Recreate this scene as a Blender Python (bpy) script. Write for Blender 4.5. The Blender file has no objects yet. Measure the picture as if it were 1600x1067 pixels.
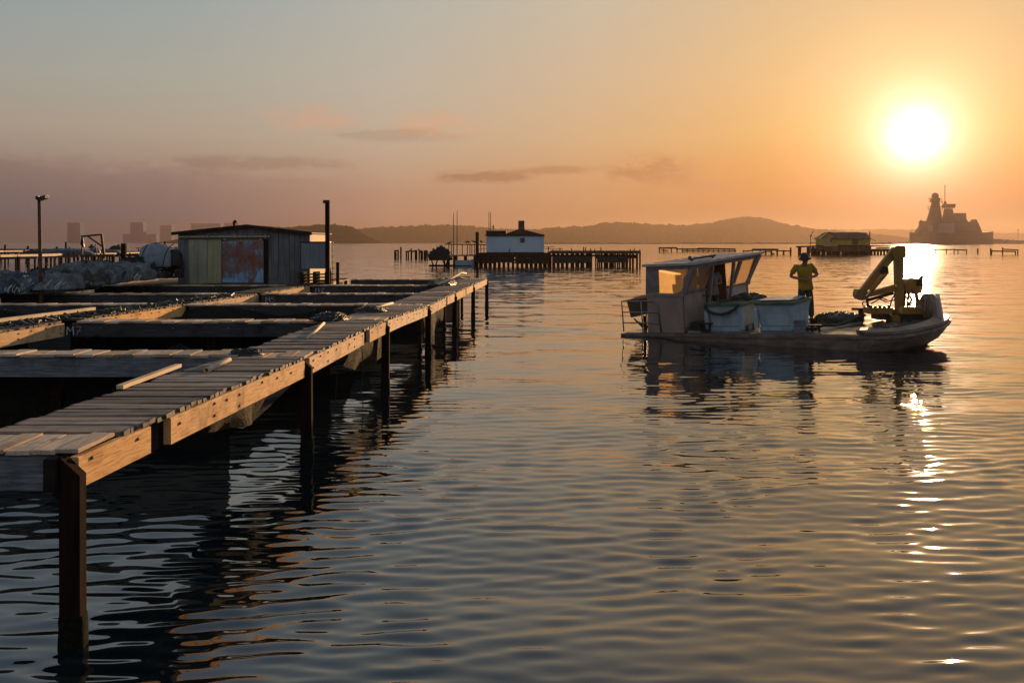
import bpy, bmesh, math, random
import numpy as np
from mathutils import Vector, Matrix, noise
R = math.radians
scene = bpy.context.scene
rnd = random.Random(7)

# ------------------------------------------------------------------ camera
EYE = 2.4                                   # metres above the water
cam_data = bpy.data.cameras.new('camera'); cam = bpy.data.objects.new('camera', cam_data)
scene.collection.objects.link(cam)
cam.location = (0, 0, EYE); cam.rotation_euler = (R(90), 0, 0)
cam_data.sensor_width = 36; cam_data.lens = 35.0; cam_data.shift_y = -0.0966
cam_data.clip_start = 0.05; cam_data.clip_end = 40000
scene.camera = cam

# ------------------------------------------------------------------ node helper
class NT:
    def __init__(s, tree): s.t = tree; s.n = tree.nodes; s.l = tree.links
    def add(s, kind, **kw):
        n = s.n.new(kind)
        for k, v in kw.items():
            if k == 'ins':
                for kk, vv in v.items(): s.put(n, kk, vv)
            else: setattr(n, k, v)
        return n
    def put(s, n, key, v):
        i = n.inputs[key]
        if hasattr(v, 'is_output') or isinstance(v, bpy.types.NodeSocket): s.l.new(v, i)
        else: i.default_value = v
    def math(s, op, a, b=None, clamp=False):
        n = s.n.new('ShaderNodeMath'); n.operation = op; n.use_clamp = clamp
        s.put(n, 0, a)
        if b is not None: s.put(n, 1, b)
        return n.outputs[0]
    def vec(s, op, a, b=None):
        n = s.n.new('ShaderNodeVectorMath'); n.operation = op
        s.put(n, 0, a)
        if b is not None: s.put(n, 1, b)
        return n
    def mix(s, f, a, b, mode='MIX'):
        n = s.n.new('ShaderNodeMix'); n.data_type = 'RGBA'; n.blend_type = mode
        s.put(n, 0, f); s.put(n, 6, a); s.put(n, 7, b)
        return n.outputs[2]
    def ramp(s, f, stops, interp='LINEAR'):
        n = s.n.new('ShaderNodeValToRGB'); n.color_ramp.interpolation = interp
        el = n.color_ramp.elements
        while len(el) > 1: el.remove(el[0])
        for i, (p, c) in enumerate(stops):
            e = el[0] if i == 0 else el.new(p)
            e.position = p; e.color = (*c, 1) if len(c) == 3 else c
        s.put(n, 0, f)
        return n.outputs[0]
    def maprange(s, v, a, b, c, d):
        n = s.n.new('ShaderNodeMapRange'); n.clamp = True
        for k, x in zip((0, 1, 2, 3, 4), (v, a, b, c, d)): s.put(n, k, x)
        return n.outputs[0]
    def noise(s, vec, scale, detail=3, rough=.5, lac=2.0, dist=0.0):
        n = s.n.new('ShaderNodeTexNoise')
        s.put(n, 'Vector', vec); s.put(n, 'Scale', scale); s.put(n, 'Detail', detail)
        s.put(n, 'Roughness', rough); s.put(n, 'Lacunarity', lac); s.put(n, 'Distortion', dist)
        return n.outputs
    def mapping(s, vec, scale=(1, 1, 1), loc=(0, 0, 0), rot=(0, 0, 0)):
        n = s.n.new('ShaderNodeMapping'); s.put(n, 0, vec)
        n.inputs['Location'].default_value = loc; n.inputs['Rotation'].default_value = rot; n.inputs['Scale'].default_value = scale
        return n.outputs[0]

def lin(r, g, b):                            # sRGB 0-255 to linear
    f = lambda c: (c/255/12.92) if c/255 <= .04045 else ((c/255+.055)/1.055)**2.4
    return (f(r), f(g), f(b))

# ------------------------------------------------------------------ sun, sky
EXPOSURE = 0.8
SUN_AZ, SUN_EL = 22.1, 5.7                   # degrees right of +Y, above the horizon
sun_dir = Vector((math.sin(R(SUN_AZ))*math.cos(R(SUN_EL)), math.cos(R(SUN_AZ))*math.cos(R(SUN_EL)), math.sin(R(SUN_EL))))
sd = bpy.data.lights.new('sun', 'SUN'); sd.energy = 5.0; sd.angle = R(0.6); sd.color = (1.0, .60, .29)
sun = bpy.data.objects.new('sun', sd); scene.collection.objects.link(sun)
sun.rotation_euler = sun_dir.to_track_quat('Z', 'Y').to_euler()

world = bpy.data.worlds.new('World'); scene.world = world; world.use_nodes = True
w = NT(world.node_tree); w.n.clear()
d = w.add('ShaderNodeTexCoord').outputs['Generated']
sky = w.add('ShaderNodeTexSky', sky_type='NISHITA', sun_disc=False, sun_elevation=R(SUN_EL), sun_rotation=R(SUN_AZ),
            altitude=0, air_density=1.3, dust_density=4.0, ozone_density=1.5)
sep = w.add('ShaderNodeSeparateXYZ', ins={0: d})
el = w.math('MULTIPLY', w.math('ARCSINE', sep.outputs[2]), 57.29578)             # elevation, degrees
cs = w.vec('DOT_PRODUCT', d, tuple(sun_dir)).outputs['Value']
ang = w.math('MULTIPLY', w.math('ARCCOSINE', cs), 57.29578)                     # angle from the sun, degrees
# The sky of a hazy sunrise: the Nishita sky carries the daylight, and bands of low dust and thin stratus over it carry
# the colours between horizon and zenith, by how far a direction lies from the sun's bearing.
az = w.math('MULTIPLY', w.math('ABSOLUTE', w.math('ARCTAN2', w.math('SUBTRACT', w.math('MULTIPLY', sep.outputs[0], math.cos(R(SUN_AZ))), w.math('MULTIPLY', sep.outputs[1], math.sin(R(SUN_AZ)))),
                                                  w.math('ADD', w.math('MULTIPLY', sep.outputs[0], math.sin(R(SUN_AZ))), w.math('MULTIPLY', sep.outputs[1], math.cos(R(SUN_AZ)))))), 57.29578)
ELS = (0, 1.2, 2.4, 4.2, 6, 9, 14, 24, 45, 90)
SKY = (
 (0, ((39,39,39), (114,39,39), (191,53,39), (219,113,39), (214,139,59), (205,157,102), (208,177,138), (204,182,156), (150,155,160), (98,118,142))),
 (8, ((39,39,39), (82,39,39), (164,93,39), (194,132,71), (204,159,99), (208,172,125), (205,180,144), (198,182,160), (148,154,162), (98,118,142))),
 (18, ((135,94,89), (159,115,87), (189,143,106), (202,159,120), (205,174,137), (204,181,153), (196,188,169), (182,178,170), (144,156,169), (98,118,142))),
 (29, ((192,155,151), (199,157,144), (193,157,136), (194,168,146), (196,180,162), (192,185,171), (180,184,177), (158,168,172), (130,147,165), (98,118,142))),
 (40, ((128,136,159), (132,133,151), (158,140,136), (178,155,140), (185,171,153), (177,177,165), (160,171,173), (146,160,170), (128,147,168), (98,118,142))),
 (50, ((98,130,154), (107,127,149), (137,129,132), (166,147,137), (180,166,150), (169,171,163), (150,164,171), (142,158,170), (126,146,168), (98,118,142))),
 (180, ((160,146,150), (166,150,152), (172,156,156), (178,166,164), (182,174,172), (180,178,178), (172,177,182), (158,169,181), (132,148,165), (94,112,132))),  # sky behind the camera, brightened to lift the shaded sides
)
t_el = w.math('DIVIDE', el, 90.0)
K = 2.0**-EXPOSURE                           # the table is written as it looks at the chosen exposure
col = None
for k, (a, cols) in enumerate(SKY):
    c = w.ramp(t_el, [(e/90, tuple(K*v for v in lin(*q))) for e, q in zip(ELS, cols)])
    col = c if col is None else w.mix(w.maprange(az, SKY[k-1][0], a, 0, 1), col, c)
# thin stratus: a bank low on the left, a few drifting shreds over the middle
azw = w.math('MULTIPLY', w.math('ARCTAN2', sep.outputs[0], sep.outputs[1]), 57.29578)
cv = w.add('ShaderNodeCombineXYZ', ins={0: w.math('MULTIPLY', azw, .62), 1: w.math('MULTIPLY', el, 1.7), 2: 3.7}).outputs[0]
cn = w.noise(cv, 1.0, 6, .58, 2.1, .35)[0]
cw = w.noise(w.mapping(cv, (.22, .5, 1)), 1.0, 4, .5)[0]
def puff(azc, elc, saz, sel):
    a = w.math('POWER', w.math('DIVIDE', w.math('SUBTRACT', azw, azc), saz), 2.0); b = w.math('POWER', w.math('DIVIDE', w.math('SUBTRACT', el, elc), sel), 2.0)
    return w.math('EXPONENT', w.math('MULTIPLY', w.math('ADD', a, b), -1.0))
edge = w.math('ADD', w.math('ADD', 4.55, w.math('MULTIPLY', w.math('SUBTRACT', cn, .5), 2.6)), w.math('MULTIPLY', w.math('ADD', azw, 27.0), -.045))
bank = w.math('MULTIPLY', w.maprange(w.math('SUBTRACT', edge, el), -.25, .55, 0, 1), w.maprange(azw, -19, -2, 1, 0))
col = w.mix(bank, col, w.vec('MULTIPLY', col, (.83, .77, .83)).outputs[0])
for f, (azc, elc, saz, sel), c, lo, hi in ((.55, (-11.3, 7.0, 2.2, .65), (222, 172, 142), .22, .42), (.55, (-4.2, 6.7, 2.4, .65), (226, 172, 136), .22, .42), (.35, (-6.5, 6.1, 3.4, .35), (160, 128, 110), .22, .42),
        (1.0, (8.2, 4.1, 2.1, .8), (172, 120, 88), .20, .38), (.8, (10.5, 3.15, 1.6, .3), (176, 122, 88), .2, .4), (.85, (-1.6, 3.75, 2.4, .33), (158, 114, 90), .20, .40), (.75, (2.2, 4.15, 2.6, .22), (170, 122, 92), .2, .4), (.4, (15.5, 3.2, 1.2, .2), (190, 120, 70), .2, .4), (.35, (-14, 4.4, 4.5, .35), (128, 104, 98), .2, .42)):
    m_ = w.math('MULTIPLY', w.maprange(w.math('MULTIPLY', puff(azc, elc, saz, sel), w.math('ADD', w.math('MULTIPLY', w.math('SUBTRACT', cn, .5), 4.2), .85)), .08, .60, 0, 1), f)
    col = w.mix(m_, col, (*[K*v for v in lin(*c)], 1))
col = w.mix(w.maprange(cw, .4, .65, 0, .10), col, w.vec('MULTIPLY', col, (1.12, 1.06, 1.02)).outputs[0])
# the sun's own glow in the hazy air
def glow_term(c, f): g = w.vec('SCALE', tuple(K*v for v in c)); w.put(g, 'Scale', f); return g.outputs[0]
gauss = lambda s_: w.math('EXPONENT', w.math('MULTIPLY', w.math('POWER', w.math('DIVIDE', ang, s_), 2.0), -1.0))
glow = glow_term((2.6, 2.3, 1.9), gauss(1.05))
glow = w.vec('ADD', glow, w.vec('ADD', glow_term((.85, .79, .68), gauss(2.25)), glow_term((.50, .42, .27), gauss(4.6))).outputs[0]).outputs[0]
glow = w.vec('ADD', glow, glow_term((.30, .24, .13), w.math('EXPONENT', w.math('DIVIDE', ang, -5.0)))).outputs[0]
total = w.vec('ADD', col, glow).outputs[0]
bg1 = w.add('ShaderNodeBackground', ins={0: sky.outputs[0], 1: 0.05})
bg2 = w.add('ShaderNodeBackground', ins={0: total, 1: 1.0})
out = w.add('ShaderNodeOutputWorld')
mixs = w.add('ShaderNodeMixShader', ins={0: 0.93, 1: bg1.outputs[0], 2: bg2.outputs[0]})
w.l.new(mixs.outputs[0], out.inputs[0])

scene.view_settings.view_transform = 'Standard'; scene.view_settings.look = 'None'
scene.view_settings.exposure = EXPOSURE; scene.view_settings.gamma = 1; scene.view_settings.use_curve_mapping = False
scene.render.engine = 'CYCLES'
cy = scene.cycles
cy.use_denoising = True; cy.max_bounces = 6; cy.diffuse_bounces = 2; cy.glossy_bounces = 3; cy.volume_bounces = 1
cy.transparent_max_bounces = 8; cy.sample_clamp_indirect = 6; cy.caustics_reflective = False; cy.caustics_refractive = False

# ------------------------------------------------------------------ mesh helpers
COL = scene.collection
class MB:
    """Collects shapes and links them as ONE mesh object."""
    def __init__(s): s.v = []; s.f = []
    def add(s, vs, fs):
        n = len(s.v); s.v += [tuple(p) for p in vs]; s.f += [tuple(i+n for i in f) for f in fs]; return s
    def box(s, x0, x1, y0, y1, z0, z1):
        return s.add([(x0,y0,z0),(x1,y0,z0),(x1,y1,z0),(x0,y1,z0),(x0,y0,z1),(x1,y0,z1),(x1,y1,z1),(x0,y1,z1)],
                     [(3,2,1,0),(4,5,6,7),(0,1,5,4),(1,2,6,5),(2,3,7,6),(3,0,4,7)])
    def hexa(s, p):                                      # eight free corners, bottom ring then top ring
        return s.add(p, [(3,2,1,0),(4,5,6,7),(0,1,5,4),(1,2,6,5),(2,3,7,6),(3,0,4,7)])
    def cbox(s, x0, x1, y0, y1, z0, z1, c=.006, jit=0, r=rnd):    # box with bevelled top edges and worn corners
        j = lambda: r.uniform(-jit, jit)
        b = [(x0,y0,z0),(x1,y0,z0),(x1,y1,z0),(x0,y1,z0)]
        m = [(x0+j(),y0+j(),z1-c),(x1+j(),y0+j(),z1-c),(x1+j(),y1+j(),z1-c),(x0+j(),y1+j(),z1-c)]
        t = [(x0+c,y0+c,z1+j()*.5),(x1-c,y0+c,z1+j()*.5),(x1-c,y1-c,z1+j()*.5),(x0+c,y1-c,z1+j()*.5)]
        fs = [(3,2,1,0),(8,9,10,11)]
        for k in range(4):
            n = (k+1) % 4; fs += [(k,n,4+n,4+k),(4+k,4+n,8+n,8+k)]
        return s.add(b+m+t, fs)
    def bar(s, p, q, w, h=None, up=(0,0,1)):
        p, q = Vector(p), Vector(q); h = h or w; d = (q-p).normalized(); u = Vector(up)
        if abs(d.dot(u)) > .95: u = Vector((0,1,0))
        a = d.cross(u).normalized()*(w/2); b = a.cross(d).normalized()*(h/2)
        return s.hexa([p-a-b, p+a-b, q+a-b, q-a-b, p-a+b, p+a+b, q+a+b, q-a+b])
    def tube(s, pts, r, n=6, cap=True):
        pts = [Vector(p) for p in pts]; rs = r if isinstance(r, (list, tuple)) else [r]*len(pts)
        vs = []; fs = []; ref = None
        for i, p in enumerate(pts):
            d = (pts[min(i+1, len(pts)-1)] - pts[max(i-1, 0)]).normalized()
            if ref is None: ref = Vector((0,0,1)) if abs(d.z) < .9 else Vector((1,0,0))
            a = d.cross(ref).normalized(); b = a.cross(d).normalized(); ref = b
            for k in range(n):
                t = 2*math.pi*k/n; vs.append(p + (a*math.cos(t)+b*math.sin(t))*rs[i])
        for i in range(len(pts)-1):
            for k in range(n): fs.append((i*n+k, i*n+(k+1)%n, (i+1)*n+(k+1)%n, (i+1)*n+k))
        if cap: fs.append(tuple(range(n-1,-1,-1))); fs.append(tuple((len(pts)-1)*n+k for k in range(n)))
        return s.add(vs, fs)
    def prism(s, poly, a0, a1, axis='y'):                # polygon in two axes, pushed along the third
        f = {'y': lambda p,a:(p[0],a,p[1]), 'x': lambda p,a:(a,p[0],p[1]), 'z': lambda p,a:(p[0],p[1],a)}[axis]
        n = len(poly)
        return s.add([f(p,a0) for p in poly]+[f(p,a1) for p in poly],
                     [tuple(range(n))[::-1], tuple(range(n,2*n))]+[(k,(k+1)%n,n+(k+1)%n,n+k) for k in range(n)])
    def loft(s, rings, cap=True):
        n = len(rings[0]); vs = [p for r in rings for p in r]; fs = []
        for i in range(len(rings)-1):
            for k in range(n): fs.append((i*n+k, i*n+(k+1)%n, (i+1)*n+(k+1)%n, (i+1)*n+k))
        if cap: fs.append(tuple(range(n-1,-1,-1))); fs.append(tuple((len(rings)-1)*n+k for k in range(n)))
        return s.add(vs, fs)
    def lathe(s, prof, c=(0,0,0), n=16):
        return s.loft([[(c[0]+r*math.cos(2*math.pi*k/n), c[1]+r*math.sin(2*math.pi*k/n), c[2]+z) for k in range(n)] for r, z in prof])
    def mesh(s, name, m, smooth=False):
        me = bpy.data.meshes.new(name); me.from_pydata(s.v, [], s.f); me.update()
        bm = bmesh.new(); bm.from_mesh(me); bmesh.ops.recalc_face_normals(bm, faces=bm.faces); bm.to_mesh(me); bm.free()
        me.materials.append(m)
        if smooth: me.polygons.foreach_set('use_smooth', [True]*len(me.polygons))
        return me
    def build(s, name, m, parent=None, smooth=False):
        return link(name, s.mesh(name, m, smooth), parent)
def link(name, me, parent=None):
    o = bpy.data.objects.new(name, me); COL.objects.link(o)
    if parent is not None: o.parent = parent
    return o
def tag(o, label=None, cat=None, group=None, kind=None):
    for k, v in (('label', label), ('category', cat), ('group', group), ('kind', kind)):
        if v: o[k] = v
    return o
def thing(name, label, cat, loc=(0,0,0), rz=0, group=None, M=None):
    o = bpy.data.objects.new(name, None); COL.objects.link(o); o.empty_display_size = .2
    if M is not None: o.matrix_basis = M
    else: o.location = loc; o.rotation_euler = (0,0,rz)
    return tag(o, label, cat, group)
def at(px, py, Y):                                       # the point at depth Y that the photograph shows at (px, py)
    return Vector(((px-800)/1556*Y, Y, EYE-(py-379)/1556*Y))

# ------------------------------------------------------------------ materials
def base(name, rough=.7, spec=.4, metal=0):
    m = bpy.data.materials.new(name); m.use_nodes = True; t = NT(m.node_tree); b = t.n['Principled BSDF']
    b.inputs['Roughness'].default_value = rough; b.inputs['Metallic'].default_value = metal
    b.inputs['Specular IOR Level'].default_value = spec
    return m, t, b
def coords(t, scale=(1,1,1), vary=True):
    c = t.add('ShaderNodeTexCoord').outputs['Object']
    if vary:
        r = t.add('ShaderNodeObjectInfo').outputs['Random']
        v = t.vec('SCALE', (37, 19, 53)); t.put(v, 'Scale', r)
        c = t.vec('ADD', c, v.outputs[0]).outputs[0]
    return t.mapping(c, scale)
def bump(t, b, h, s=.3, dist=.01):
    n = t.add('ShaderNodeBump', ins={'Strength': s, 'Distance': dist, 'Height': h}); t.put(b, 'Normal', n.outputs[0])
def surf(name, cols, scale=(1,1,1), nscale=6, rough=.75, spec=.3, metal=0, bmp=.25, bdist=.01, detail=6, vary=.25, nrough=.6):
    """Several colours spread by stretched noise, a little different for each object."""
    m, t, b = base(name, rough, spec, metal); c = coords(t, scale)
    n = t.noise(c, nscale, detail, nrough)
    k = len(cols); col = t.ramp(n[0], [(.28+.44*i/max(1,k-1), q) for i, q in enumerate(cols)])
    if vary:
        r = t.add('ShaderNodeObjectInfo').outputs['Random']
        h = t.add('ShaderNodeHueSaturation', ins={'Color': col, 'Value': t.maprange(r, 0, 1, 1-vary, 1+vary)})
        col = h.outputs[0]
    t.put(b, 'Base Color', col)
    if bmp: bump(t, b, t.noise(c, nscale*2.2, 5, .65)[0], bmp, bdist)
    return m
M = {}
def wood(name, cols, axis, rough=.8, vary=.3, knots=True, spec=.25, end=None):
    """Weathered timber: grain along one axis, cracks, dark stains."""
    m, t, b = base(name, rough, spec)
    sc = [9, 9, 9]; sc[axis] = .55
    c = coords(t, tuple(sc)); g = t.noise(c, 7.5, 8, .66)[0]
    c2 = coords(t, (1.6, 1.6, 1.6)); st = t.noise(c2, 1.7, 4, .6)[0]
    k = len(cols); col = t.ramp(g, [(.3+.4*i/(k-1), q) for i, q in enumerate(cols)])
    dark = tuple(x*.35 for x in cols[0])
    col = t.mix(t.maprange(st, .50, .72, 0, .7), col, (*dark, 1))
    if knots:
        v = t.add('ShaderNodeTexVoronoi', ins={'Vector': coords(t, tuple(3.2 if i != axis else 1.6 for i in range(3))), 'Scale': 1.0})
        col = t.mix(t.maprange(v.outputs['Distance'], .06, .15, .85, 0), col, (*dark, 1))
    r = t.add('ShaderNodeObjectInfo').outputs['Random']
    col = t.add('ShaderNodeHueSaturation', ins={'Color': col, 'Value': t.maprange(r, 0, 1, 1-vary, 1+vary),
                'Saturation': t.maprange(t.math('FRACT', t.math('MULTIPLY', r, 7.3)), 0, 1, .75, 1.2)}).outputs[0]
    if end:                                              # rotten grey end grain
        e = t.math('ABSOLUTE', t.add('ShaderNodeSeparateXYZ', ins={0: t.add('ShaderNodeTexCoord').outputs['Object']}).outputs[axis])
        col = t.mix(t.maprange(t.math('ADD', e, t.math('MULTIPLY', g, .03)), end, end+.03, 0, .85), col, (.03,.026,.024,1))
    t.put(b, 'Base Color', col); bump(t, b, g, .55, .006)
    return m
M['plank_x'] = wood('deck_plank_wood', [(.09,.065,.05), (.205,.158,.125), (.32,.255,.205)], 0, .72, .5, spec=.2, end=.425)
M['plank_y'] = wood('cross_plank_wood', [(.26,.17,.11), (.48,.34,.22), (.62,.455,.31)], 1, .8, .28, spec=.1)
M['plank_mud'] = wood('muddy_plank_wood', [(.055,.038,.026), (.12,.083,.055), (.20,.14,.09)], 0, .8, .4)
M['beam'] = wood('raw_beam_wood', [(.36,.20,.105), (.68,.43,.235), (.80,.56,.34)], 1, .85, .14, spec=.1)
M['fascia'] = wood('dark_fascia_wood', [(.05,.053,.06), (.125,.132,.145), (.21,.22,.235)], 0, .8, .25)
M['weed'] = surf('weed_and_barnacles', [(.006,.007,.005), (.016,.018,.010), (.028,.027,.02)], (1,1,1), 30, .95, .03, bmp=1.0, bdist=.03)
M['fascia_dark'] = wood('far_fascia_wood', [(.018,.018,.02), (.045,.046,.05), (.08,.082,.088)], 0, .8, .25)  # darker copy of the fascia wood for the farther cross walkways
M['post'] = surf('tarred_post_wood', [(.006,.004,.003), (.016,.009,.007), (.028,.015,.010)], (6,6,.6), 3, .95, .03, bmp=.5)
M['dark'] = surf('dark_timber', [(.014,.010,.008), (.03,.022,.017), (.05,.037,.028)], (2,2,2), 2, .95, .05)
M['brown'] = surf('brown_timber', [(.05,.033,.022), (.10,.064,.041), (.15,.10,.065)], (1,1,1), 1.2, .9, .1)
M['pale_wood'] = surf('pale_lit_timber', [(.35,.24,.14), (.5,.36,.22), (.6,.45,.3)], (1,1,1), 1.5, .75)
M['rust'] = surf('rusty_iron', [(.03,.016,.011), (.085,.036,.02), (.15,.065,.033)], (1,1,1), 9, .75, metal=.3)
M['iron'] = surf('dark_iron', [(.014,.013,.013), (.03,.027,.026), (.05,.042,.036)], (1,1,1), 7, .5, metal=.5)
M['galv'] = surf('galvanised_steel', [(.16,.155,.15), (.26,.25,.245), (.34,.33,.32)], (1,1,1), 8, .42, metal=.7)
M['rope'] = surf('old_rope', [(.10,.085,.06), (.22,.18,.13), (.34,.29,.21)], (1,1,1), 40, .9)
M['rope_dark'] = surf('dark_wet_rope', [(.008,.010,.009), (.02,.024,.02), (.045,.045,.035)], (1,1,1), 30, .6)
M['strand'] = surf('bleached_net_cord', [(.3,.3,.29), (.48,.48,.46)], (1,1,1), 20, .9, bmp=0)
M['pvc'] = surf('white_plastic_pipe', [(.36,.28,.19), (.46,.36,.25), (.52,.42,.30)], (1,1,1), 5, .7, spec=.15, bmp=.03)
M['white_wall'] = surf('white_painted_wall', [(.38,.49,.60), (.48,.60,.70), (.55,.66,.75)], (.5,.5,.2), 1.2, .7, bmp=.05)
M['roof_dark'] = surf('dark_tar_roof', [(.012,.010,.010), (.022,.018,.017), (.035,.028,.025)], (1,1,1), 3, .8)
M['yellow_wall'] = surf('yellow_painted_wall', [(.28,.17,.035), (.40,.25,.05), (.48,.31,.08)], (.6,.6,.3), 1.5, .75)
M['window'] = surf('dark_window_glass', [(.01,.012,.014), (.018,.02,.022)], (1,1,1), 2, .08, spec=.5, bmp=0)
M['hill'] = surf('wooded_hill', [(.012,.016,.009), (.022,.028,.015), (.036,.038,.022)], (.02,.02,.02), 3, 1.0, 0.0, bmp=0)
M['stone'] = surf('breakwater_stone', [(.07,.06,.055), (.14,.12,.11), (.2,.18,.16)], (.3,.3,.3), 2, .9, bmp=0)
M['town_blue'] = surf('air_blue_concrete', [(.04,.13,.34), (.05,.16,.40), (.06,.18,.44)], (.02,.02,.02), 2, .85, bmp=0)  # far-air blue put into the concrete's colour, against the warm haze
M['ship'] = surf('naval_grey_paint', [(.07,.07,.072), (.09,.09,.092), (.11,.11,.112)], (.05,.05,.1), 1, .6, bmp=0)
M['ship_panel'] = surf('pale_naval_grey', [(.20,.20,.20), (.24,.24,.24)], (.05,.05,.1), 1, .6, bmp=0)
M['hull'] = surf('worn_hull_paint', [(.085,.06,.05), (.16,.12,.10), (.24,.185,.155)], (1.2,1.2,3), 2.4, .5, bmp=.15, vary=0)
M['cabin'] = surf('mauve_grey_cabin_paint', [(.19,.135,.11), (.28,.205,.17), (.34,.26,.22)], (1.2,1.2,.5), 2.2, .6, bmp=.05, vary=.05)
M['frame'] = surf('cabin_frame_paint', [(.12,.10,.105), (.19,.165,.17), (.25,.22,.22)], (1,1,1), 5, .55, bmp=.04, vary=.05)
M['cream'] = surf('pale_board_paint', [(.27,.24,.23), (.36,.325,.315), (.42,.385,.375)], (1,1,1), 4, .6, bmp=.04, vary=.04)
M['ink'] = surf('black_lettering', [(.015,.013,.012), (.03,.026,.025)], (1,1,1), 9, .7, bmp=0)
M['crane'] = surf('yellow_crane_paint', [(.17,.075,.008), (.25,.12,.010), (.30,.155,.016)], (2,2,2), 2.5, .42, spec=.5, bmp=.05, vary=.06)
M['chrome'] = surf('ram_steel', [(.35,.34,.32), (.5,.48,.46)], (1,1,1), 3, .25, metal=.9, bmp=0)
M['bin'] = surf('pale_blue_bin_plastic', [(.18,.255,.31), (.28,.36,.415), (.36,.44,.49)], (1.2,1.2,.5), 3.2, .5, spec=.45, bmp=.12, vary=.05)
M['bin_rim'] = surf('green_bin_rim', [(.02,.05,.035), (.045,.095,.065), (.07,.13,.09)], (1,1,1), 5, .5, bmp=.05, vary=.05)
M['seaweed'] = surf('wet_mussel_clump', [(.006,.008,.005), (.018,.022,.012), (.045,.045,.022)], (1,1,1), 14, .45, spec=.5, bmp=.9, bdist=.03)
M['skin'] = surf('tanned_skin', [(.20,.10,.06), (.26,.135,.085)], (1,1,1), 9, .55, bmp=0, vary=0)
M['shirt_yellow'] = surf('yellow_shirt_cloth', [(.22,.135,.010), (.28,.175,.014), (.33,.21,.022)], (1,1,1), 5, .85, bmp=.2, vary=0)
M['shirt_red'] = surf('red_shirt_cloth', [(.20,.025,.015), (.30,.04,.025)], (1,1,1), 6, .85, bmp=.2, vary=0)
M['shirt_grey'] = surf('grey_jacket_cloth', [(.12,.11,.10), (.2,.185,.17)], (1,1,1), 6, .85, bmp=.2, vary=0)
M['trousers'] = surf('dark_trouser_cloth', [(.02,.022,.03), (.045,.048,.06)], (1,1,1), 6, .85, bmp=.2, vary=0)
M['hat'] = surf('dark_hat_cloth', [(.03,.025,.02), (.06,.05,.04)], (1,1,1), 8, .9, bmp=.1, vary=0)
M['hair'] = surf('dark_hair', [(.015,.011,.009), (.03,.022,.017)], (1,1,1), 30, .6, bmp=.2, vary=0)
M['tarp'] = surf('grey_tarpaulin', [(.09,.11,.135), (.15,.18,.21), (.20,.23,.265)], (1,1,1), 3.2, .55, bmp=.35, bdist=.04, vary=.1)
M['blue_tarp'] = surf('blue_tarpaulin', [(.02,.04,.10), (.035,.07,.16)], (1,1,1), 4, .5, bmp=.2)
M['black_bag'] = surf('black_plastic_sack', [(.008,.007,.007), (.02,.018,.017)], (1,1,1), 4, .4, bmp=.4, bdist=.03)

def m_net(name, cols, fine=26.0, holes=.0):
    """Bundled netting: many crossing strands over darker folds."""
    m, t, b = base(name, .85, .2); c = coords(t, (1,1,1))
    warp = t.noise(c, 2.2, 4, .6)[1]; cw = t.vec('ADD', c, t.vec('MULTIPLY', warp, (.5,.5,.5)).outputs[0]).outputs[0]
    v = t.add('ShaderNodeTexVoronoi', feature='DISTANCE_TO_EDGE', ins={'Vector': cw, 'Scale': fine})
    strand = t.maprange(v.outputs['Distance'], .02, .12, 1, 0)
    f = t.noise(c, 3.0, 5, .6)[0]
    col = t.ramp(f, [(.3, cols[0]), (.55, cols[1]), (.75, cols[2])])
    col = t.mix(t.math('MULTIPLY', strand, .6), col, (*[min(1, x*1.9) for x in cols[2]], 1))
    t.put(b, 'Base Color', col); bump(t, b, t.math('ADD', strand, t.math('MULTIPLY', f, 3.0)), 1.0, .06)
    if holes:
        t.put(b, 'Alpha', t.math('MAXIMUM', strand, 1-holes))
    return m
M['net_grey'] = m_net('grey_net', [(.06,.07,.075), (.17,.185,.195), (.34,.36,.37)])
M['net_blue'] = m_net('blue_grey_net', [(.03,.05,.075), (.10,.13,.165), (.24,.28,.32)])
M['net_dark'] = m_net('dark_net', [(.012,.013,.012), (.04,.04,.037), (.10,.10,.09)])
M['net_hang'] = m_net('olive_hanging_net', [(.018,.012,.005), (.04,.027,.011), (.06,.042,.016)], 40, .3)
M['net_pen'] = m_net('black_pen_net', [(.005,.0045,.003), (.010,.009,.006), (.016,.014,.010)], 40, .05)

def m_door():
    m, t, b = base('blue_paint_over_rust', .65, .35); c = coords(t, (1,1,1), False)
    n = t.noise(t.mapping(c, (1.1, 1, .75)), 2.3, 8, .68)[0]; s = t.noise(t.mapping(c, (9, 1, .8)), 3, 6, .7)[0]
    k = t.math('ADD', t.math('MULTIPLY', n, .75), t.math('MULTIPLY', s, .3))
    z = t.add('ShaderNodeSeparateXYZ', ins={0: c}).outputs[2]
    k = t.math('ADD', k, t.maprange(z, 0, .5, .10, 0))
    k = t.math('ADD', k, t.maprange(z, 1.15, 1.4, 0, .06))
    f = t.maprange(k, .565, .63, 0, 1)
    blue = t.ramp(t.noise(c, 7, 5)[0], [(.3, (.14,.25,.38)), (.6, (.22,.40,.58)), (.8, (.34,.50,.63))])
    rust = t.ramp(t.noise(c, 9, 7, .7)[0], [(.3, (.09,.03,.018)), (.55, (.24,.08,.045)), (.8, (.32,.15,.10))])
    wash = t.mix(t.maprange(n, .42, .5, 0, .5), rust, (.15,.16,.2,1))
    t.put(b, 'Base Color', t.mix(f, wash, blue)); bump(t, b, f, .3, .004); return m
M['door'] = m_door()
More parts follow.
